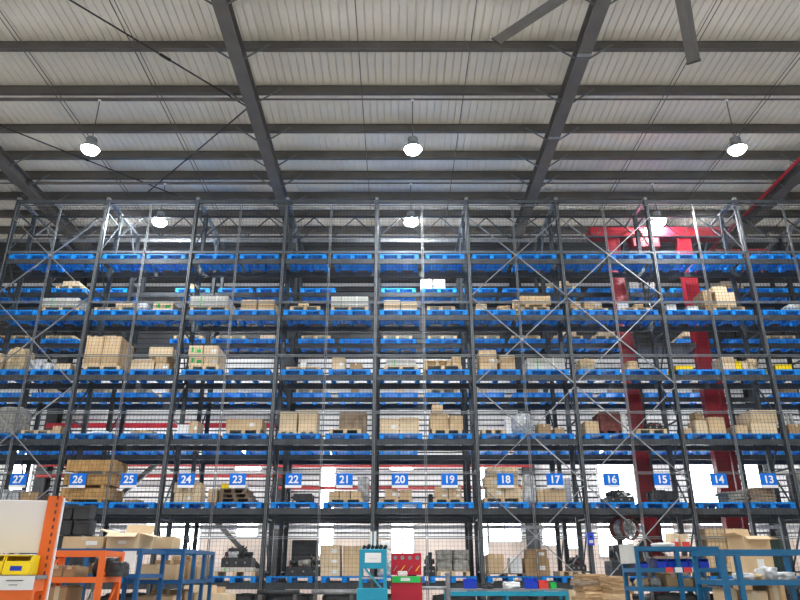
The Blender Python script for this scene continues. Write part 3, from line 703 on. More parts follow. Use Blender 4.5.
zm = on(6); hh = (Z(549.5)-zm)/2
for r in (0, 1):
    for q in range(2): item('l', 19, 6, 436+q*17, 453+q*17, 549.5 if r else 559.5, '%s %s grey wrapped bale' % ('upper' if r else 'lower', ('left', 'right')[q]), zb=zm+r*hh, yb=565, name='wrapped_bale', cat='bale', m='bale', rd=.12, amp=.1)
item('m', 19, 6, 424, 435, 552, 'dark machine fittings', seed=11, d=.6)
item('w', 18, 6, 486, 526, 0, 'low dark wooden skid', d=.8, h=.07, m='wood_dark'); item('c', 18, 6, 488, 504, 554, 'brown cardboard box', zb=on(6, .07), d=.6, m='card'); item('c', 18, 6, 510, 522, 557.5, 'white paper covered carton', zb=on(6, .07), m='paper', d=.5)
item('c', 17, 6, 525, 549, 558, 'lower cardboard box with white labels', mark='w', m='card_brown', d=.6); item('c', 17, 6, 527, 547, 549, 'upper cardboard box with white label', mark='w', zb=Z(558)+.004, yb=557, m='card_brown', d=.5)
item('w', 16, 6, 560, 582, 0, 'pale wooden pallet', d=.8, h=.12); item('m', 16, 6, 570, 586, 555, 'dark motor', zb=on(6), seed=14, d=.5); item('m', 16, 6, 610, 634, 539.6, 'black machine under reel', d=.7, seed=16)
item('k', 15, 6, 655, 690, 556, 'dull brown crate', m='card_dull', d=.7)
# big cable reel standing on the machine below
X0 = G(630, 527); zr = Z(527); rr = .315
t = thing('cable_reel', 'dark red cable reel under the numbered shelf, left of sign 15', 'reel', (X0, Y1+.55, zr-rr))
RL = Matrix.Rotation(R(27), 3, 'Z')
def ring(m_, y0, y1, ro, ri, name, mt, par):
    b = MB(); n = 32
    for y in (y0, y1):
        for r_ in (ro, ri):
            for k in range(n): b.v.append(tuple(RL @ Vector((r_*math.cos(2*math.pi*k/n), y, r_*math.sin(2*math.pi*k/n))) + Vector((0, 0, rr))))
    for k in range(n):
        j = (k+1) % n
        b.f += [(k, j, n+j, n+k), (2*n+k, 3*n+k, 3*n+j, 2*n+j), (k, 2*n+k, 2*n+j, j), (n+k, n+j, 3*n+j, 3*n+k)]
    return b.obj(name, mt, par)
for s in (-1, 1):
    fl = ring(None, s*.2-.03, s*.2+.03, rr, rr*(.66 if s > 0 else .82), 'flange', 'rust', t)
    sp = MB()
    for k in range(6):
        a = k*math.pi/3; sp.bar(RL @ Vector((0, s*.2, 0)) + Vector((0, 0, rr)), RL @ Vector((rr*.85*math.cos(a), s*.2, rr*.85*math.sin(a))) + Vector((0, 0, rr)), .02, .02)
    sp.obj('spoke', 'galvanised', fl)
ring(None, -.18, .18, rr*.7, rr*.6, 'drum', 'wrap', t)
item('m', 15, 6, 637, 652, 540.2, 'dark pump', seed=18, d=.6)
for n in range(25, 12, -1):
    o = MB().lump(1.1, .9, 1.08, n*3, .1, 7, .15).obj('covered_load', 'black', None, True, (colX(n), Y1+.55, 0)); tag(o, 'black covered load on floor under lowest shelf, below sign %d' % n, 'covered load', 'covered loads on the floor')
# right: boxes on a wooden pallet, white papers, lime and green boards
zb = PT[6]+.002; item('w', 14, 6, 706, 745, 0, 'wooden pallet under stacked boxes', d=.9, h=.13); zb = on(6, .13)
for r, (yt, yb) in enumerate(((563, 572), (549, 562), (528.5, 548))):
    for q, (a, c) in enumerate(((706, 725.5), (726.5, 745))):
        item('c', 14, 6, a, c, yt, '%s %s brown cardboard box of pallet load' % (('bottom', 'middle', 'top')[r], ('left', 'right')[q]), zb=zb, yb=yb, m='card', mark='w' if (q+r) % 2 else None, d=.7)
    zb = Z(yt)+.004
o = MB().chbox(-.32, .32, -.02, .02, 0, 1., .01).obj('green_board', 'dark_green', None, False, (G(783, 540), Y1+.8, PT[6]+.002)); tag(o, 'dark green board standing on lowest shelf right of sign 13', 'board')
o = MB().quad((-.2, 0, 0), (.2, 0, 0), (.24, .02, .75), (.05, .03, 1.1), (-.18, .02, 1.1)).quad((-.2, .02, 0), (-.18, .04, 1.1), (.05, .05, 1.1), (.24, .04, .75), (.2, .02, 0)).obj('lime_sheet', 'lime', None, False, (G(757, 540), Y1+.75, PT[6]+.004)); 
tag(o, 'lime yellow sheet standing on lowest shelf under sign 13', 'sheet')
o = MB().chbox(-.09, .09, -.03, .03, 0, 1.06, .008).obj('document_folder', 'paper', None, False, (G(748.5, 530), Y1+.85, PT[6]+.002)); tag(o, 'upright white folder on lowest shelf between signs 14 and 13', 'folder')
for lab, pa, pb in (('dark steel strut leaning behind the rear rack under sign 25', (160, 460), (118, 498)), ('dark steel strut leaning behind the rear rack under sign 23', (214, 519), (252, 560))):
    Yb = 23.2; a = Vector((at(*pa, Yb)[0], Yb, at(*pa, Yb)[1])); c = Vector((at(*pb, Yb)[0], Yb, at(*pb, Yb)[1])); d_ = (c-a)/(a.z-c.z)
    t = thing('steel_strut', lab, 'strut', (a+d_*a.z), 'leaning steel struts')
    MB().bar(-d_*(a.z+.15), -d_*.04, .14, .14, (0, 1, 0)).obj('bar', 'black', t); MB().box(-.12, .12, -.1, .1, 0, .03).obj('foot_plate', 'black', t)
# goods on the rear rack
for (k, n, x, an) in rearp:
    if k == 5 or k == 1 and n in (20, 19, 18, 15, 14, 13): continue
    u = random.random(); loc = 'on rear rack, %s, behind %s' % (CARD[k], colname(an)); y0 = Y2+.1; z = PT[k]+.002
    if k == 2 and u < .72 or k == 1 and u < .06 or k == 3 and u < .35:
        wood_pallet(x-.5, x+.45, z, .14, y0, .9, 'pale wooden pallet %s' % loc)
        if u < .15: carton(x-.3, x+.25, z+.144, z+.3, y0, .6, 'low cardboard box %s' % loc, 'card_pale')
    elif k == 3 and u < .7 or k == 4 and u < .4 or k == 2 and u > .85 or k == 1 and .3 < u < .38:
        w = random.uniform(.25, .5); o_ = random.uniform(-.2, .1); h = random.uniform(.12, .32)
        carton(x+o_-w/2, x+o_+w/2, z, z+h, y0, .6, '%s cardboard box %s' % ('low' if h < .22 else 'squat', loc), random.choice(('card_pale', 'card', 'card_brown')))
X0, z = at(433, 286, Y2+.1)
for r in range(2): 
    for q in (-1, 1): carton(X0+q*.22-.2, X0+q*.22+.2, PT[1]+.002+r*.19, PT[1]+.002+r*.19+.185, Y2+.1, .5, '%s %s cream carton on rear rack top shelf above sign 19' % (('lower', 'upper')[r], 'left' if q < 0 else 'right'), 'slab')
for q, px in enumerate((632.5, 648)):
    X0, z = at(px, 284, Y2+.1); carton(X0-.22, X0+.22, PT[1]+.002, PT[1]+.27, Y2+.1, .5, '%s cream carton on rear rack top shelf beside red mast' % ('left', 'right')[q], 'slab')

# ------------------------------------------------------------------ stacker crane in the aisle
YC = 20.37
t = thing('stacker_crane', 'red twin-mast stacker crane standing in the aisle between racks', 'crane', (0, YC, 0))
xl, xr = at(642, 470, YC)[0], at(722, 470, YC)[0]
for x, w in ((xl, .36), (xr, .40)):
    m_ = MB().box(x-w/2, x+w/2, -.15, .15, .25, 12.0).obj('mast', 'crane_red', t)
    f = MB()
    for s in (-1, 1): f.box(x+s*w/2-.02, x+s*w/2+.02, -.17, -.15, .25, 11.9)
    f.obj('guide_rail', 'crane_red', m_)
MB().box(xr+.30, xr+.44, -.1, .1, .25, 7.6).obj('hoist_column', 'crane_red', t)
z1 = 12.13
xa = at(588, 233, YC)[0]; xb = at(720, 233, YC)[0]
MB().chbox(xa, xb, -.22, .22, z1-.16, z1+.2, .03).obj('top_beam', 'crane_red', t)
MB().box(xl-1.2, xr+1.3, -.25, .25, .02, .25).obj('base_frame', 'crane_red', t)
g = MB()
for k in range(5):
    x = xb+.1+k*.32; g.tube((x, -.15, 10.5), (x, -.15, 11.5), .025, 6)
for zz in (10.52, 11.0, 11.5): g.tube((xb-.3, -.15, zz), (xb+1.4, -.15, zz), .025, 6)
g.obj('guard_rail', 'pipe_red', t)
MB().chbox(xl+.6, xl+1.5, -.26, .2, z1-.55, z1-.17, .03).obj('sheave_box', 'crane_red', t)
c = MB().box(xl+.3, xr-.3, -.35, .35, 8.05, 8.2).obj('load_carriage', 'dark_steel', t)
MB().tube((xl+.4, .1, 8.2), (xl+.4, .1, z1-.56), .02, 6).obj('hoist_rope', 'black', t)
MB().chbox(xl-.16, xl+.2, -.176, -.1705, 9.15, 9.6, .004).obj('logo_plate', 'white', t)
for s in (-1, 1): MB().lathe([(.16, -.05), (.16, .05)], 16).obj('wheel', 'black', t, False, ((xl if s < 0 else xr)+s*.9, 0, .2))

# ------------------------------------------------------------------ foreground
def rack_unit(name, lab, cat, X0, X1, Y0, D, H, shelves, m, deck='shelf_board', tube=.04, mids=0, grp=None, brace=False):
    t = thing(name, lab, cat, ((X0+X1)/2, Y0+D/2, 0), grp); w, d = (X1-X0)/2, D/2
    for sx in (-1, 1):
        for sy in (-1, 1):
            MB().box(sx*w-tube/2, sx*w+tube/2, sy*d-tube/2, sy*d+tube/2, .1, H).obj('post', m, t)
            c = MB().lathe([(.05, -.025), (.05, .025)], 12).obj('caster', 'black', t, False, (sx*w, sy*d, .051)); c.rotation_euler.x = math.pi/2
    for q in range(mids):
        x = -w + (q+1)*2*w/(mids+1)
        MB().box(x-tube/2, x+tube/2, -d-tube/2-.003, -d+tube/2+.003, .1, H+.003).obj('post', m, t)
    for z in shelves:
        f = MB()
        for sy in (-1, 1): f.box(-w+tube/2, w-tube/2, sy*d-tube/2, sy*d+tube/2, z-tube, z)
        for sx in (-1, 1): f.box(sx*w-tube/2, sx*w+tube/2, -d+tube/2, d-tube/2, z-tube, z)
        f.obj('shelf_frame', m, t)
        if z < H-.02: MB().box(-w+tube/2, w-tube/2, -d+tube/2, d-tube/2, z-.012, z+.001).obj('shelf_deck', deck, t)
    if brace:
        for sx in (-1, 1):
            for a, c in zip(shelves, shelves[1:]): MB().bar((sx*w, -d+tube/2, a), (sx*w, d-tube/2, c-tube), .02, .03).obj('brace', m, t)
    return t
def free_carton(px0, px1, yt, Y, zb, d, lab, m='card', mark=None, rz=0.):
    ym = yt+8
    return carton(at(px0, ym, Y)[0], at(px1, ym, Y)[0], zb, max(zb+.05, at(397, yt, Y)[1]), Y, d, lab, m, mark, 'boxes around the trolleys', rz)
# white backed orange stand with yellow bins, left corner
YL = 5.0
xp = at(46, 549, YL)[0]; zt = at(46, 496, YL)[1]
t = thing('parts_stand', 'orange steel stand with white back panel at bottom left corner', 'stand', (xp, YL, 0), None, R(12))
p = MB().box(-.045, .045, 0, .07, 0, zt)
p = p.obj('post', 'orange', t)
h = MB()
for k in range(int(zt/.05)): h.box(.012, .024, -.002, 0, .03+k*.05, .055+k*.05)
h.obj('slot_row', 'rust', p)
MB().box(.0455, .053, .03, .07, .2, zt-.01).obj('edge_strip', 'white', p)
MB().box(-1.55, -1.46, 0, .07, 0, zt).obj('post', 'orange', t)
zb = at(20, 553, YL)[1]
MB().chbox(-1.46, -.046, .02, .05, zb, zt-.03, .004).obj('back_panel', 'board_white', t)
MB().chbox(-1.46, -.046, .02, .05, .9, zb-.008, .004).obj('back_panel', 'board_white', t)
zl = at(20, 575, YL-.28)[1]
MB().box(-1.46, .045, -.32, -.26, zl-.19, zl-.09).obj('front_beam', 'orange', t)
for x in (-1.43, -.0): MB().box(x-.03, x+.03, -.26, -.001, zl-.10, zl-.026).obj('bracket', 'orange', t)
MB().box(-1.40, .04, -.26, -.001, zl-.025, zl-.002).obj('shelf_plate', 'shelf_board', t)
lp = MB().box(-1.46, .045, -.326, -.3205, zl-.088, zl-.005).obj('label_rail', 'paper', t)
tk = MB()
for k in range(9): tk.box(-1.4+k*.16, -1.3+k*.16, -.328, -.3262, zl-.035, zl-.03); tk.box(-1.38+k*.16, -1.33+k*.16, -.328, -.3262, zl-.06, zl-.056)
tk.obj('label_print', 'charcoal', lp)
for k, (px, nm) in enumerate(((-.43, 'beyond picture edge'), (-.265, 'at left edge'), (-.10, 'beside orange post'))):
    z0 = zl+.0; w, hgt = .076, .115; ca, sa = math.cos(R(12)), math.sin(R(12))
    bn = thing('storage_bin', 'yellow plastic storage bin on orange stand, %s' % nm, 'bin', (xp+px*ca+.14*sa, YL+px*sa-.14*ca, z0), 'yellow bins', R(12))
    b = MB().box(-w, w, -.11, .11, 0, .008)
    for s in (-1, 1):
        k0 = len(b.v)
        b.v += [(s*w-.004, -.11, .008), (s*w+.004, -.11, .008), (s*w-.004, .11, .008), (s*w+.004, .11, .008), (s*w-.004, -.07, hgt), (s*w+.004, -.07, hgt), (s*w-.004, .11, hgt), (s*w+.004, .11, hgt)]
        b.f += [tuple(k0+i for i in q) for q in ((0,1,5,4), (2,6,7,3), (0,4,6,2), (1,3,7,5), (4,5,7,6))]
    b.box(-w, w, .1, .11, .008, hgt); k0 = len(b.v)
    b.v += [(-w, -.11, .008), (w, -.11, .008), (w, -.085, .085), (-w, -.085, .085), (-w, -.104, .008), (w, -.104, .008), (w, -.079, .085), (-w, -.079, .085)]
    b.f += [(k0, k0+1, k0+2, k0+3), (k0+4, k0+7, k0+6, k0+5), (k0+3, k0+2, k0+6, k0+7)]
    b.obj('bin', 'yellow', bn)
    MB().box(-w-.004, w+.004, -.075, .114, hgt, hgt+.008).obj('rim', 'yellow', bn)
    MB().bar((-.035, -.1035, .04), (.035, -.1035, .04), .004, .028).obj('bin_label', 'bin_blue', bn)
# orange low rack behind it
YO = 7.6; X0, X1 = at(38, 570, YO)[0], at(101, 570, YO)[0]; HO = at(80, 550.5, YO)[1]; z2 = at(80, 577, YO)[1]
t = rack_unit('orange_rack', 'low orange steel shelving rack with braced end at bottom left', 'rack', X0, X1, YO, .5, HO, [.3, .9, z2, HO], 'orange', 'black', .055, brace=True)
lumps(X0+.5, X0+.74, z2+.002, z2+.19, YO+.08, .3, 'black crumpled plastic bag on orange rack shelf', 'plastic_bag', 'bag', 'black', .25, .4)
lumps(X0+.83, X1-.16, z2+.002, z2+.15, YO+.08, .3, 'grey crumpled plastic wrap on orange rack shelf', 'plastic_bag', 'bag', 'charcoal', .25, .4)
free_carton(48, 62, 565.5, YO+.06, z2+.002, .35, 'left small cardboard box on orange rack shelf', 'card_brown'); free_carton(62.5, 74, 566.5, YO+.06, z2+.002, .35, 'right small cardboard box on orange rack shelf', 'card_brown')
free_carton(47, 66, 586, YO+.06, .902, .4, 'tall brown cardboard box on lower orange rack shelf', 'card_brown')
for k in range(4): tag(MB().tube((X0+.45+.02*k, YO+.1+k*.08, 1.22+.03*(k % 2)), (X1-.1, YO+.12+k*.08, 1.24+.02*k), .03, 8).obj('rod', 'charcoal'), 'dark rod lying across lower orange rack shelf, %s from front' % ORD[k], 'rod')
tag(MB().box(X0+.35, X1-.06, YO+.05, YO+.45, .902, 1.19).obj('dark_case', 'charcoal'), 'dark case under rods on lower orange rack shelf', 'case')
# blue trolleys left
YB = 8.9; X0, X1 = at(36, 550, YB)[0], at(141, 550, YB)[0]; HB = at(100, 548.5, YB)[1]; z2 = at(100, 574, YB)[1]
t = rack_unit('blue_trolley', 'blue steel tube trolley behind the orange rack', 'trolley', X0, X1, YB, .9, HB, [.35, .95, z2, HB], 'trolley_blue', 'shelf_board', .05, mids=1)
MB().box(X1-(X0+X1)/2-.2, X1-(X0+X1)/2-.04, -.49, -.48, HB-.22, HB-.03).obj('notice_plate', 'paper', t)
MB().box(X0-(X0+X1)/2, X1-(X0+X1)/2, -.42, .42, HB-.02, HB+.002).obj('top_sheet', 'shelf_board', t)
zt = HB+.004
carton(at(62, 543, YB+.1)[0], at(103, 543, YB+.1)[0], zt, at(90, 536.5, YB+.1)[1], YB+.1, .5, 'wide low cardboard box on blue trolley top', 'card', 'w', 'boxes around the trolleys')
def open_box(x0, x1, y0, d, z0, h, lab, m='card'):
    w = x1-x0; t = thing('open_cardboard_box', lab, 'box', ((x0+x1)/2, y0+d/2, z0), 'open boxes')
    b = MB().box(-w/2, w/2, -d/2, d/2, 0, .01)
    for s in (-1, 1): b.box(s*w/2-.006, s*w/2+.006, -d/2, d/2, .01, h); b.box(-w/2+.006, w/2-.006, s*(d/2-.006)-.006, s*(d/2-.006)+.006, .01, h)
    b.obj('carton', m, t)
    MB().bar((-w/2, 0, h), (-w/2-.12, 0, h+.05), d*.95, .006).obj('flap', m, t); MB().bar((w/2, 0, h), (w/2+.15, 0, h-.04), d*.95, .006).obj('flap', m, t)
    MB().bar((0, -d/2, h), (0, -d/2-.11, h-.05), w*.95, .006).obj('flap', m, t); MB().bar((0, d/2, h), (0, d/2+.04, h+.13), w*.95, .006).obj('flap', m, t)
    MB().box(-.05, .05, -d/2-.003, -d/2, h*.3, h*.5).obj('shipping_label', 'paper', t)
open_box(at(108, 540, YB+.15)[0], at(139, 540, YB+.15)[0], YB+.12, .55, zt, at(120, 533, YB+.15)[1]-zt, 'open cardboard box with flaps on blue trolley top', 'card_pale')
for r in range(3):
    for q in range(2):
        X = at(63+q*18, 525, YB+.7)[0]; o_ = thing('black_bin', '%s %s black plastic bin stacked behind boxes on blue trolley' % (('lowest', 'middle', 'topmost')[r], ('left', 'right')[q]), 'bin', (X+(.03 if r == 1 else 0), YB+.76, zt+r*.192), 'black bins')
        b = MB().box(-.1, .1, -.1, .1, 0, .01)
        for s in (-1, 1): b.box(s*.1-.006, s*.1+.006, -.1, .1, .01, .19); b.box(-.094, .094, s*.094-.006, s*.094+.006, .01, .17 if s < 0 else .19)
        b.obj('bin', 'charcoal', o_); MB().box(-.11, .11, -.115, -.101, .15, .175).obj('lip', 'charcoal', o_)
for (a, c, yt, nm) in ((70, 84, 565, 'left'), (86, 100, 563, 'right')): free_carton(a, c, yt, YB+.3, z2+.002, .4, '%s cardboard box inside blue trolley shelf' % nm, 'card_brown')
# second blue trolley standing lengthwise
XB = -2.95; HB2 = at(142, 549.5, 9.0)[1]
t = rack_unit('blue_trolley', 'long blue steel tube trolley standing lengthwise, left of boxes', 'trolley', XB-.75, XB, 9.0+1.0, 1.6, HB2+.04, [.35, 1.0, 1.5, HB2+.04], 'trolley_blue', 'shelf_board', .05)
for yy in (-.25, .3): MB().box(.375-.025, .375+.025, yy-.025, yy+.025, .1, HB2+.03).obj('post', 'trolley_blue', t)
for k, (yy, h, m_) in enumerate(((10.1, .2, 'card'), (10.65, .26, 'card_brown'), (11.15, .2, 'card'))):
    carton(XB-.6, XB-.1, 1.502, 1.502+h, yy, .4, 'cardboard box on upper shelf of long blue trolley, %s from front' % ORD[k], m_, None, 'boxes around the trolleys')
    carton(XB-.6, XB-.1, 1.002, 1.002+h+.1, yy, .4, 'cardboard box on lower shelf of long blue trolley, %s from front' % ORD[k], m_, None, 'boxes around the trolleys')
carton(XB-.62, XB-.2, HB2+.042, HB2+.2, 10.1, .4, 'torn cardboard box on top of long blue trolley', 'card', None, 'boxes around the trolleys')
# cartons at the bottom centre left
zst = at(200, 600, 12.2)[1]-.3
t = rack_unit('low_table', 'low grey table carrying boxes at bottom edge under sign 24', 'table', at(181, 598, 12.2)[0], at(232, 598, 12.2)[0], 12.2, .9, zst-.02, [.3, zst-.02], 'dark_steel')
MB().box(-.6, .6, -.4, .4, zst-.019, zst-.002).obj('table_board', 'shelf_board', t)
free_carton(183, 209, 585.5, 12.3, zst, .5, 'square tan cardboard box at bottom edge under sign 24', 'card_pale'); free_carton(210, 229, 594, 12.35, zst, .5, 'wide low cardboard box at bottom edge under sign 23', 'card_pale')
free_carton(208, 222, 587, 12.86, zst, .25, 'small cardboard box behind low one at bottom edge', 'card'); 
# steel rolls on the floor under the racks
for k, (a, c) in enumerate(((312, 356), (258, 300))):
    tt = thing('steel_roll_stand', ('dark stand carrying a shiny metal roll at bottom edge under sign 21', 'dark stand carrying a dull black roll at bottom edge under sign 22')[k], 'roll', (at((a+c)/2, 592, 18)[0], 17.9, 0))
    w = (at(c, 592, 18)[0]-at(a, 592, 18)[0])/2; zz = at(330, 592, 18)[1]
    MB().tube((-w, 0, zz), (w, 0, zz), .055, 16).obj('roll', 'galvanised' if k == 0 else 'charcoal', tt, True)
    for s in (-1, 1): MB().box(s*(w-.1)-.04, s*(w-.1)+.04, -.06, .06, 0, zz-.05).obj('leg', 'dark_steel', tt)
# teal cabinet
YT = 12.; X0, X1 = at(359, 570, YT)[0], at(386.5, 570, YT)[0]; HT = at(370, 549, YT)[1]; zp = at(370, 568.5, YT)[1]; w = (X1-X0)/2
t = thing('teal_cabinet', 'teal blue tool stand with white notice beside red tool board', 'stand', ((X0+X1)/2, YT+.25, 0))
MB().chbox(-w, w, -.25, .25, zp, HT, .01).obj('head_panel', 'teal', t)
MB().box(-w*.58, w*.6, -.256, -.2505, zp+.09, HT-.06).obj('notice', 'paper', t)
MB().box(-w*.25, w*.3, -.259, -.2565, (zp+HT)/2-.004, (zp+HT)/2+.004).obj('notice_print', 'slab', t)
for sx in (-1, 1):
    for sy in (-1, 1): MB().box(sx*(w-.025)-.025, sx*(w-.025)+.025, sy*.225-.025, sy*.225+.025, 0, zp).obj('leg', 'teal', t)
MB().bar((-w+.1, -.23, zp-.0), (w-.03, -.23, zp-.36), .03, .03).obj('brace', 'teal', t)
zs = at(370, 577, YT)[1]; MB().box(-w+.05, w-.05, -.2, .2, zs-.03, zs).obj('shelf', 'slab', t)
zb = at(370, 588, YT)[1]; MB().chbox(-w-.03, w+.02, -.29, -.252, .5, zb, .01).obj('door', 'teal', t)
rr_ = random.Random(3)
for k in range(6): tag(MB().tube((X0+.06+k*.07, YT+.15+.05*(k % 2), HT+.002), (X0+.09+k*.07, YT+.15, HT+.05+.03*rr_.random()), .03, 8).obj('small_tool', 'black'), 'small black tool on top of teal stand, %s from left' % ORD[k], 'tool', 'tools on the teal stand')
tag(MB().lathe([(.08, 0), (.09, .02), (.09, .12), (.07, .14)], 16).obj('white_spool', 'paper', None, True, (X1-.02, YT+.36, HT+.002)), 'white spool on top right corner of teal stand', 'spool')
for k, px in enumerate((371, 375)): tag(MB().tube((at(px, 545, YT+.4)[0], YT+.4, HT+.002), (at(px, 540, YT+.4)[0], YT+.4, at(px, 531.5, YT+.4)[1]), .022, 8).obj('white_tube', 'paper'), 'thin upright white tube on teal stand, %s one' % ('left', 'right')[k], 'tube')
# red tool board
YR = 12.6; X0, X1 = at(391, 570, YR)[0], at(422, 570, YR)[0]; w = (X1-X0)/2; HR = at(405, 552.5, YR)[1]; zt = at(405, 575, YR)[1]
t = thing('tool_cabinet', 'red steel tool cabinet with pegboard of tools', 'tool cabinet', ((X0+X1)/2, YR+.3, 0))
MB().chbox(-w, w, -.0, .04, zt, HR, .006).obj('pegboard', 'tool_red', t)
MB().chbox(-w, w, -.28, .28, .1, zt-.02, .015).obj('cabinet', 'tool_red', t)
MB().box(-w+.02, w-.03, -.3, -.285, zt-.12, zt-.02).obj('green_strip', 'green', t)
MB().box(-.1, .06, -.304, -.3005, zt-.095, zt-.045).obj('strip_label', 'paper', t)
zk = at(405, 592, YR)[1]; MB().box(-w+.03, w-.03, -.292, -.281, zk-.25, zk).obj('drawer', 'tool_red', t)
for k in range(8):
    x = -w+.07+(k % 4)*(2*w-.14)/3; z = HR-.08-.17*(k//4)
    if k < 4: ring_ = MB().lathe([(.035, -.004), (.035, .004)], 14).obj('hanging_tool', 'galvanised', t, False, (x, -.006, z)); ring_.rotation_euler.x = math.pi/2
    else: MB().bar((x-.03, -.01, z-.05), (x+.04, -.01, z+.04), .012, .022, (0, 1, 0)).obj('hanging_tool', 'yellow' if k % 2 else 'galvanised', t)
tag(MB().lump(.16, .12, .08, 4, .2).obj('white_cloth', 'paper', None, True, (X0+.2, YR+.15, zt-.018)), 'crumpled white cloth on ledge of red tool cabinet', 'cloth')
# work bench
YW = 16.2; X0, X1 = at(446, 590, YW)[0], at(568, 590, YW)[0]; HW = at(500, 589, YW)[1]
t = thing('work_bench', 'long teal framed work bench with grey top at bottom centre', 'bench', ((X0+X1)/2, YW+.35, 0)); w = (X1-X0)/2
MB().chbox(-w, w, -.35, .35, HW-.04, HW, .006).obj('bench_top', 'shelf_board', t)
MB().box(-w, w, -.37, -.3505, HW-.14, HW-.045).obj('front_rail', 'teal', t)
for sx in (-1, 0, 1):
    for sy in (-1, 1): MB().box(sx*(w-.03)-.03, sx*(w-.03)+.03, sy*.31-.03, sy*.31+.03, 0, HW-.041).obj('leg', 'teal', t)
MB().box(-w+.06, w-.06, -.3, .3, .3, .33).obj('lower_shelf', 'shelf_board', t)
zz = HW+.002
def bin_(x, y, z, w, d, h, lab, m):
    t = thing('parts_bin', lab, 'bin', (x, y, z), 'small parts bins')
    b = MB().box(-w/2, w/2, -d/2, d/2, 0, .008)
    for s in (-1, 1): b.box(s*w/2-.005, s*w/2+.005, -d/2, d/2, .008, h); b.box(-w/2+.005, w/2-.005, s*(d/2-.005)-.005, s*(d/2-.005)+.005, .008, h if s > 0 else h*.7)
    b.obj('bin', m, t); MB().box(-w/2, w/2, d/2, d/2+.012, h-.02, h).obj('lip', m, t)
bin_(at(470, 585, YW+.2)[0], YW+.25, zz, .26, .3, .2, 'blue plastic bin on work bench below sign 19', 'bin_blue'); bin_(at(531, 585, YW+.2)[0], YW+.25, zz, .24, .3, .21, 'blue plastic bin on work bench below sign 17', 'bin_blue')
bin_(at(543, 585, YW+.2)[0], YW+.25, zz, .2, .25, .17, 'red plastic bin on work bench', 'red_label'); bin_(at(553, 585, YW+.2)[0], YW+.25, zz, .12, .2, .13, 'small green bin on work bench', 'green')
tag(MB().lump(.35, .3, .14, 12, .3).obj('white_bag', 'paper', None, True, (at(512, 587, YW+.2)[0], YW+.3, zz)), 'crumpled white bag on work bench below sign 18', 'bag')
tag(MB().lump(.22, .3, .1, 13, .3).obj('plastic_bag', 'charcoal', None, True, (at(488, 587, YW+.2)[0], YW+.3, zz)), 'crumpled dark bag in middle of work bench', 'bag')
free_carton(569, 580, 590, YW+.05, .9, .4, 'cardboard box standing at right end of work bench', 'card'); tag(MB().box(at(567, 590, YW)[0]+.04, at(581, 590, YW)[0], YW, YW+.5, 0, .895).obj('wooden_block', 'wood_dark'), 'dark block under box at right end of bench', 'block')
t = thing('pipe_post', 'short steel pipe post with cap left of work bench', 'post', (at(448, 590, 14)[0], 14, 0)); zz = at(448, 575, 14)[1]
MB().tube((0, 0, 0), (0, 0, zz), .045, 12).obj('pipe', 'galvanised', t); MB().lathe([(.06, zz), (.06, zz+.03), (.03, zz+.05)], 12).obj('cap', 'galvanised', t)
MB().tube((-1.1, 0, at(448, 588, 14)[1]), (0, 0, at(448, 588, 14)[1]), .03, 10).obj('rail', 'galvanised', t)
# flattened cardboard stacks
for q, (a, c, yt, Y, nm) in enumerate(((582, 610, 574, 13, 'left'), (610, 633, 576, 12.4, 'right'))):
    X0, X1 = at(a, 588, Y)[0], at(c, 588, Y)[0]; zt = at(600, yt, Y)[1]
    wood_pallet(X0, X1, .0, .14, Y, .8, 'wooden pallet under %s pile of flattened cardboard' % nm, 'wood_dark')
    z = .145; k = 0; n = 15
    hh = (zt-z)/n
    for k in range(n):
        o = MB().lump((X1-X0)*random.uniform(.88, 1.08), .75, hh*.98, k+q*20, .06, 6, .08).obj('folded_cardboard', random.choice(('card_dull', 'card_brown', 'card_brown', 'card')), None, False, ((X0+X1)/2+random.uniform(-.03, .03), Y+.4, z+k*hh))
        tag(o, 'flattened cardboard bundle in %s pile, number %d from the top' % (nm, n-k), 'cardboard', 'flattened cardboard piles')
# blue box fixed to upright
X, z = at(590.5, 539, Y1-.1)
t = thing('control_box', 'small blue control box fixed to rack post below sign 17', 'control box', (X, Y1-.097, z-.15))
MB().chbox(-.085, .085, -.05, .05, 0, .3, .015).obj('box', 'bin_blue', t); MB().tube((0, -.06, .2), (0, -.05, .2), .03, 12).obj('button', 'black', t); MB().box(-.05, .05, -.053, -.0505, .05, .12).obj('label_plate', 'slab', t)
# right trolleys
YA = 9.2; X0, X1 = at(637, 560, YA)[0], at(718, 560, YA)[0]; HA = at(670, 546.5, YA)[1]; za = at(670, 568, YA)[1]; zb_ = at(670, 587, YA)[1]
t = rack_unit('blue_trolley', 'blue teal tube trolley with row of blue bins, bottom right', 'trolley', X0, X1, YA, .55, HA, [.35, .8, zb_, za, HA], 'trolley_teal', 'shelf_board', .05, mids=1)
MB().box(-(X1-X0)/2-.036, -(X1-X0)/2-.026, -.29, .29, HA-.2, HA+.04).obj('end_plate', 'slab', t)
for k in range(5): bin_(at(660+k*10.5, 566, YA+.15)[0], YA+.2, za+.002, .115, .25, .11, 'small blue bin on upper trolley shelf, %s from left' % ORD[k], 'bin_blue')
for k, px in enumerate((669.5, 679, 688, 696)): tag(MB().box(-.045, .045, -.004, .004, 0, .06).obj('shelf_label', 'red_label' if k % 2 == 0 else 'paper', None, False, (at(px, 572, YA-.03)[0], YA-.032, za-.052)), '%s card label hung on trolley shelf edge, %s from left' % ('red' if k % 2 == 0 else 'white', ORD[k]), 'label')
for k, (a, c, yt) in enumerate(((667, 681, 573.5), (683, 694, 578), (696, 707, 577.5))): free_carton(a, c, yt, YA+.1, zb_+.002, .4, 'cardboard box on lower trolley shelf, %s from left' % ORD[k], 'card')
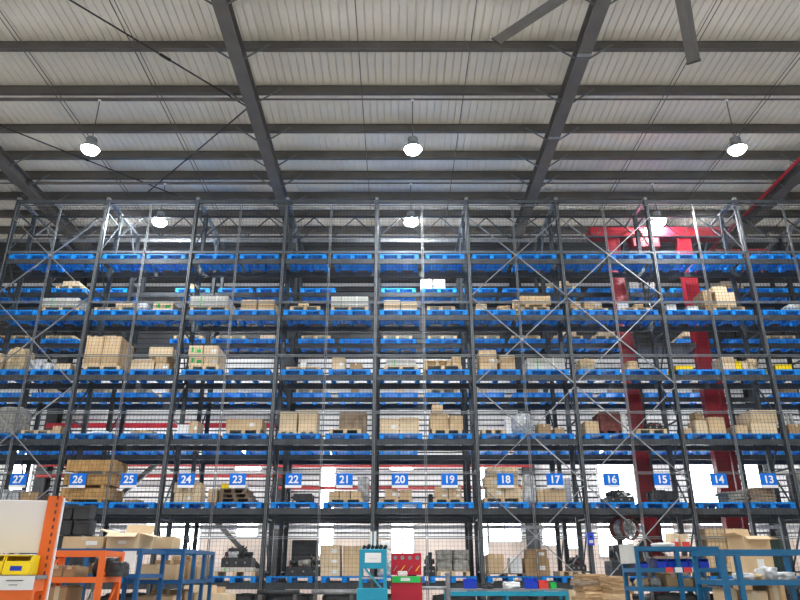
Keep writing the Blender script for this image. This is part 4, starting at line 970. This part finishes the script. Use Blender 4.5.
for k, (a, c, yt, m_, nm) in enumerate(((641, 650, 578, 'sack', 'tan'), (651, 663, 577, 'wrap', 'clear plastic'))): lumps(at(a, 580, YA+.1)[0], at(c, 580, YA+.1)[0], zb_+.002, at(a, yt, YA+.1)[1], YA+.1, .35, '%s bag on lower shelf of right trolley' % nm, 'plastic_bag', 'bag', m_, .2, .5)
bin_(at(642, 566, YA+.15)[0], YA+.2, za+.002, .1, .25, .07, 'flat blue bin at left end of upper trolley shelf', 'bin_blue')
tag(MB().chbox(X0+.4, X1-.1, YA+.1, YA+.5, .802, .802+.06).obj('white_tray', 'paper'), 'long white tray on bottom shelf of right trolley', 'tray')
zt = HA+.003
tag(MB().box(X0+.03, X1-.03, YA+.05, YA+.5, HA-.02, HA+.001).obj('top_board', 'shelf_board'), 'grey board lying on top of right blue trolley', 'board')
free_carton(671, 679, 533, YA+.3, zt, .2, 'left tan and red carton on trolley top', 'card_pale', 'w'); free_carton(681, 690, 534, YA+.3, zt, .2, 'right tan and red carton on trolley top', 'card_pale', 'w')
for px in (675, 686): tag(MB().box(-.05, .05, -.004, 0, 0, .06).obj('red_sticker', 'red_label', None, False, (at(px, 543, YA+.29)[0], YA+.297, zt+.005)), 'red sticker on %s carton on trolley top' % ('left' if px < 680 else 'right'), 'sticker')
tag(MB().lump(.24, .3, .05, 31, .15).obj('white_bag', 'paper', None, True, (at(665, 545, YA+.3)[0]-.03, YA+.3, zt)), 'flat white bag at left on trolley top', 'bag')
YD = 8.2; X0, X1 = at(722, 560, YD)[0], at(822, 560, YD)[0]; HD = at(760, 549.5, YD)[1]; zd = at(760, 580, YD)[1]
t = rack_unit('blue_trolley', 'blue teal tube trolley at right edge carrying white bags', 'trolley', X0, X1, YD, .75, HD, [.35, .75, zd, HD], 'trolley_teal', 'shelf_board', .055)
MB().box(at(737, 560, YD)[0]-(X0+X1)/2-.027, at(737, 560, YD)[0]-(X0+X1)/2+.027, -.405, -.35, .1, HD-.06).obj('post', 'trolley_teal', t)
for k, (a, c, yt, m_, nm) in enumerate(((744, 758, 573, 'paper', 'white'), (759, 766, 574, 'sack', 'tan'), (768, 781, 567, 'wrap', 'grey plastic'), (784, 800, 572, 'wrap', 'pale plastic'))): lumps(at(a, 577, YD+.1)[0], at(c, 577, YD+.1)[0], zd+.002, at(a, yt, YD+.1)[1], YD+.1, .35, '%s bag on shelf of trolley at right edge, %s from left' % (nm, ORD[k]), 'plastic_bag', 'bag', m_, .2, .5)
for k, (a, c, yt) in enumerate(((728, 738, 588), (741, 769, 591), (770, 782, 586))): free_carton(a, c, yt, YD+.12+.03*k, .752, .4, 'brown cardboard box under white bags at right edge, %s from left' % ORD[k], ('card', 'card_pale', 'card')[k], 'w' if k == 2 else None)
# open box behind right trolley
Yo = 11.; xo0, xo1 = at(745, 545, Yo)[0], at(770, 545, Yo)[0]; zo = at(757, 536, Yo)[1]
for k, (za_, zb2) in enumerate(((0, .55), (.552, 1.1), (1.102, 1.45))): carton(xo0-.02, xo1+.1, za_, zb2, Yo, .6, 'cardboard box in stack under the open box, %s' % ('bottom', 'middle', 'top')[k], 'card_brown', None, 'boxes around the trolleys')
open_box(xo0, xo1, Yo, .55, 1.453, zo-1.453, 'open cardboard box with raised flaps behind right trolley', 'card')

# ------------------------------------------------------------------ unique labels
sup = {}
for o in bpy.data.objects:
    if o.parent is None and 'label' in o: sup.setdefault(o['label'], []).append(o)
for lab, os_ in sup.items():
    if len(os_) > 1:
        os_.sort(key=lambda o: o.matrix_basis.translation.x)
        nm = ['left', 'right'] if len(os_) == 2 else [w+' from left' for w in ORD]
        for o, w in zip(os_, nm): o['label'] = '%s, %s' % (lab, w)

# added fill tubes, unseen behind the rear rack, to brighten the back wall
proto = None
for zz, nm in ((5.3, 'upper'), (2.9, 'lower')):
    for i in range(-2, 9):
        lab = 'added fill tube behind the rear rack, %s row, %s from left' % (nm, (ORD+['tenth', 'eleventh'])[i+2])
        loc = (XI(i)+BAY/2, Y2+DEPTH+.04, zz)
        if proto is None:
            proto = thing('fill_tube', lab, 'light', loc, 'added fill tubes behind the rear rack')
            MB().box(-BAY/2, BAY/2, -.04, -.005, -.05, .05).obj('housing', 'white', proto)
            MB().tube((-.75, .03, 0), (.75, .03, 0), .025, 8).obj('tube', 'fill_glow', proto)
        else: copy_tree(proto, loc, lab)
# ------------------------------------------------------------------ world, camera
wd = bpy.data.worlds.new('World'); S.world = wd; wd.use_nodes = True
nt = wd.node_tree; bg = nt.nodes['Background']; bg.inputs['Strength'].default_value = WORLD
tc = nt.nodes.new('ShaderNodeTexCoord'); sp = nt.nodes.new('ShaderNodeSeparateXYZ'); rp = nt.nodes.new('ShaderNodeValToRGB')     # pale sky over darker yard
nt.links.new(tc.outputs['Generated'], sp.inputs[0]); nt.links.new(sp.outputs['Z'], rp.inputs['Fac']); nt.links.new(rp.outputs['Color'], bg.inputs['Color'])
rp.color_ramp.elements[0].position = 0.; rp.color_ramp.elements[0].color = (.42, .40, .37, 1)
rp.color_ramp.elements[1].position = .04; rp.color_ramp.elements[1].color = (1, .98, .95, 1)
cam = bpy.data.cameras.new('camera'); co = bpy.data.objects.new('camera', cam); COL.objects.link(co)
cam.sensor_width = 36.; cam.lens = F/800*36; cam.shift_x = (400-VX)/800; cam.clip_end = 200
co.location = (0, 0, CAMZ); co.rotation_euler = (math.pi/2 + PITCH, 0, 0)
S.camera = co
S.view_settings.view_transform = 'Standard'; S.view_settings.look = 'None'; S.view_settings.gamma = 1; S.view_settings.use_curve_mapping = False
S.view_settings.exposure = .3
